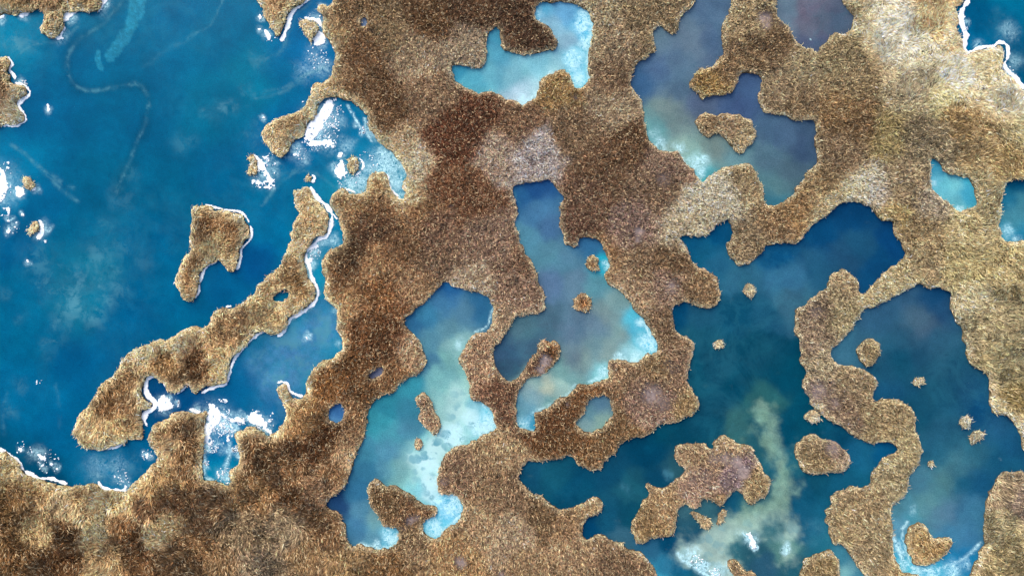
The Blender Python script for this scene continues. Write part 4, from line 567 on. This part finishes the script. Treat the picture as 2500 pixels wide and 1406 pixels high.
for k, (kind, lab, s) in enumerate(LAND):
    jj, ii = np.where(landid == k + 2)
    cx, cy = X0 + ii.mean() * G, Y0 + jj.mean() * G; loc = (float(wx(cx)), float(wy(cy)), 0.0)
    e = bpy.data.objects.new(kind, None); C.objects.link(e); e.location = loc; e.empty_display_size = .5
    tag(e, lab, CAT[kind], GRP[kind])
    make_ground('mud_base', k + 2, 3.0, e, loc)
    r = make_reeds('reeds', k + 2, D * (1.15 if kind != 'reed_islet' else 1.5), e, loc, tuft=(cx, cy) if kind == 'reed_islet' else None); r['kind'] = 'stuff'

# ------------------------------------------------------------------ white ice
def resample(p, step):
    q = np.vstack([p, p[:1]]); d = np.r_[0, np.cumsum(np.hypot(*np.diff(q, axis=0).T))]; n = max(8, int(d[-1] / step))
    t = np.linspace(0, d[-1], n, endpoint=False); return np.column_stack([np.interp(t, d, q[:, 0]), np.interp(t, d, q[:, 1])])
def slab(name, p, mat, th, rough=1.6, parent=None, loc=(0, 0, 0), z=0.004):
    """ice sheet of thickness th with a gnawed edge and holes, from 1.4 pixel cells"""
    g = 1.4; p = smooth(p); q0 = p.min(0) - 6; q1 = p.max(0) + 6
    nx, ny = int((q1[0] - q0[0]) / g) + 1, int((q1[1] - q0[1]) / g) + 1
    xs = q0[0] + (np.arange(nx) + .5) * g; ys = q0[1] + (np.arange(ny) + .5) * g; XX, YY = np.meshgrid(xs, ys)
    ins = np.zeros(XX.shape, bool); x2, y2 = np.roll(p[:, 0], -1), np.roll(p[:, 1], -1)
    for (ax, ay, bx, by) in zip(p[:, 0], p[:, 1], x2, y2):
        if ay == by: continue
        k = (ay > YY) != (by > YY); ins ^= k & (XX < (bx - ax) * (YY - ay) / (by - ay) + ax)
    f = blur(ins, 1, 2) + rough * (.17 * noise(XX, YY, 5, 3, 50) + .12 * noise(XX, YY, 13, 2, 51))
    keep = f > .48
    if keep.sum() < 6: keep = ins
    if max(nx, ny) * g < 58:                                         # a small floe stays one piece
        seed = np.zeros_like(keep); seed.ravel()[np.argmax(np.where(keep, f, -1))] = True
        while True:
            q_ = seed.copy(); q_[1:] |= seed[:-1]; q_[:-1] |= seed[1:]; q_[:, 1:] |= seed[:, :-1]; q_[:, :-1] |= seed[:, 1:]; q_ &= keep
            if (q_ == seed).all(): break
            seed = q_
        if seed.sum() > 8: keep = seed
    j, i = np.where(keep); W2 = nx + 1; a = j * W2 + i; M = (nx + 1) * (ny + 1)
    top = np.stack([a + W2, a + W2 + 1, a + 1, a], 1)
    K = np.pad(keep, 1); walls = []
    for dj, di, c0, c1 in ((-1, 0, 0, 1), (1, 0, W2 + 1, W2), (0, -1, W2, 0), (0, 1, 1, W2 + 1)):
        e = ~K[j + 1 + dj, i + 1 + di]; ae = a[e]; walls.append(np.stack([ae + c0, ae + c1, ae + c1 + M, ae + c0 + M], 1))
    F = np.vstack([top] + walls); u, inv = np.unique(F, return_inverse=True); F = inv.reshape(-1, 4)
    v = u % M; lowr = u >= M; px_, py_ = q0[0] + (v % W2) * g, q0[1] + (v // W2) * g
    px_ = px_ + .8 * noise(px_, py_, 3.1, 2, 52); py_ = py_ + .8 * noise(px_, py_, 3.1, 2, 53)
    co = np.column_stack([wx(px_), wy(py_), np.where(lowr, -.02, z + th * (.8 + .3 * noise(px_, py_, 9, 2, 54)))])
    return mesh(name, co, np.full(len(F), 4), F.ravel(), mat, parent, (), loc)
def ribbon(s, wd):
    p = smooth(pts(s), False, 1); d = np.r_[0, np.cumsum(np.hypot(*np.diff(p, axis=0).T))]
    t = np.arange(0, d[-1] + .1, 5.0); q = np.column_stack([np.interp(t, d, p[:, 0]), np.interp(t, d, p[:, 1])])
    tg = np.gradient(q, axis=0); tg /= np.hypot(*tg.T)[:, None] + 1e-9; nn = np.column_stack([-tg[:, 1], tg[:, 0]])
    m = wd * (1 + .8 * noise(q[:, 0], q[:, 1], 13, 3, 25)); m = np.maximum(m, wd * .3); m[[0, -1]] *= .4
    return np.vstack([q + nn * m[:, None] * .5, (q - nn * m[:, None] * .5)[::-1]])
for s, wd, lab in RIB:
    p = ribbon(s, wd); c = p.mean(0); loc = (float(wx(c[0])), float(wy(c[1])), 0.0)
    tag(slab('shore_ice', p, M_ICE, .04, 1.2, None, loc), lab, 'ice rim', 'white ice rims along the shore')
for s, lab in POL:
    if not lab: continue
    p = pts(s); c = p.mean(0); loc = (float(wx(c[0])), float(wy(c[1])), 0.0)
    tag(slab('ice_floe', p, M_ICE, .05, 1.3 + min(2.3, (np.ptp(p[:, 0]) + np.ptp(p[:, 1])) / 40), None, loc, z=.01 if 'puddle' not in lab else .10), lab, 'ice floe', 'white ice floes and crumbs')
# scattered crumbs of ice
def flecks(spots):
    V, Fn, I = [], [], []
    b = 0
    for x, y, r, n in spots:
        for _ in range(n):
            a = R.uniform(0, 6.28); d = r * math.sqrt(R.random()); cx_, cy_ = x + d * math.cos(a), y + d * math.sin(a)
            if samp(landid > 0, cx_, cy_) > .1: continue
            s = R.uniform(.4, 1.0) ** 2 * 3.0; m = 6; th = np.sort(R.uniform(0, 6.28, m))
            rr = s * R.uniform(.5, 1.2, m); X = wx(cx_ + rr * np.cos(th)); Y = wy(cy_ - rr * np.sin(th))
            V += [(X[i], Y[i], -.01) for i in range(m)] + [(X[i], Y[i], .035) for i in range(m)]
            I += [b + m + i for i in range(m)]; Fn.append(m)
            for i in range(m):
                j = (i + 1) % m; I += [b + i, b + j, b + m + j, b + m + i]; Fn.append(4)
            b += 2 * m
    return mesh('ice_crumbs', np.array(V), np.array(Fn), np.array(I), M_ICE)
tag(flecks([(800,300,26,70),(810,320,22,50),(770,345,26,60),(830,270,14,30),(735,375,16,30),(660,90,20,16),(120,1125,30,30),(60,1095,22,14),(360,1110,14,22),(540,1035,26,110),(520,1090,16,60),(560,1050,16,50),(575,1095,10,40),(550,1160,20,60),(505,1130,7,30),(590,1025,14,40),(640,1040,14,30),(20,550,30,12),(90,555,26,10),(830,410,14,40),(885,320,10,22),(770,130,30,26),(780,150,26,26),(850,440,26,40),(900,390,26,30),(770,620,14,40),(2460,185,22,50),(2355,70,8,24),(1700,1370,18,40),(1745,1398,14,40),(1838,1330,10,30),(95,930,10,6),(300,1165,20,26),(430,985,10,10),(480,1003,12,14),(60,205,8,30)]), 'loose white ice crumbs scattered on the water', None, None, 'stuff')
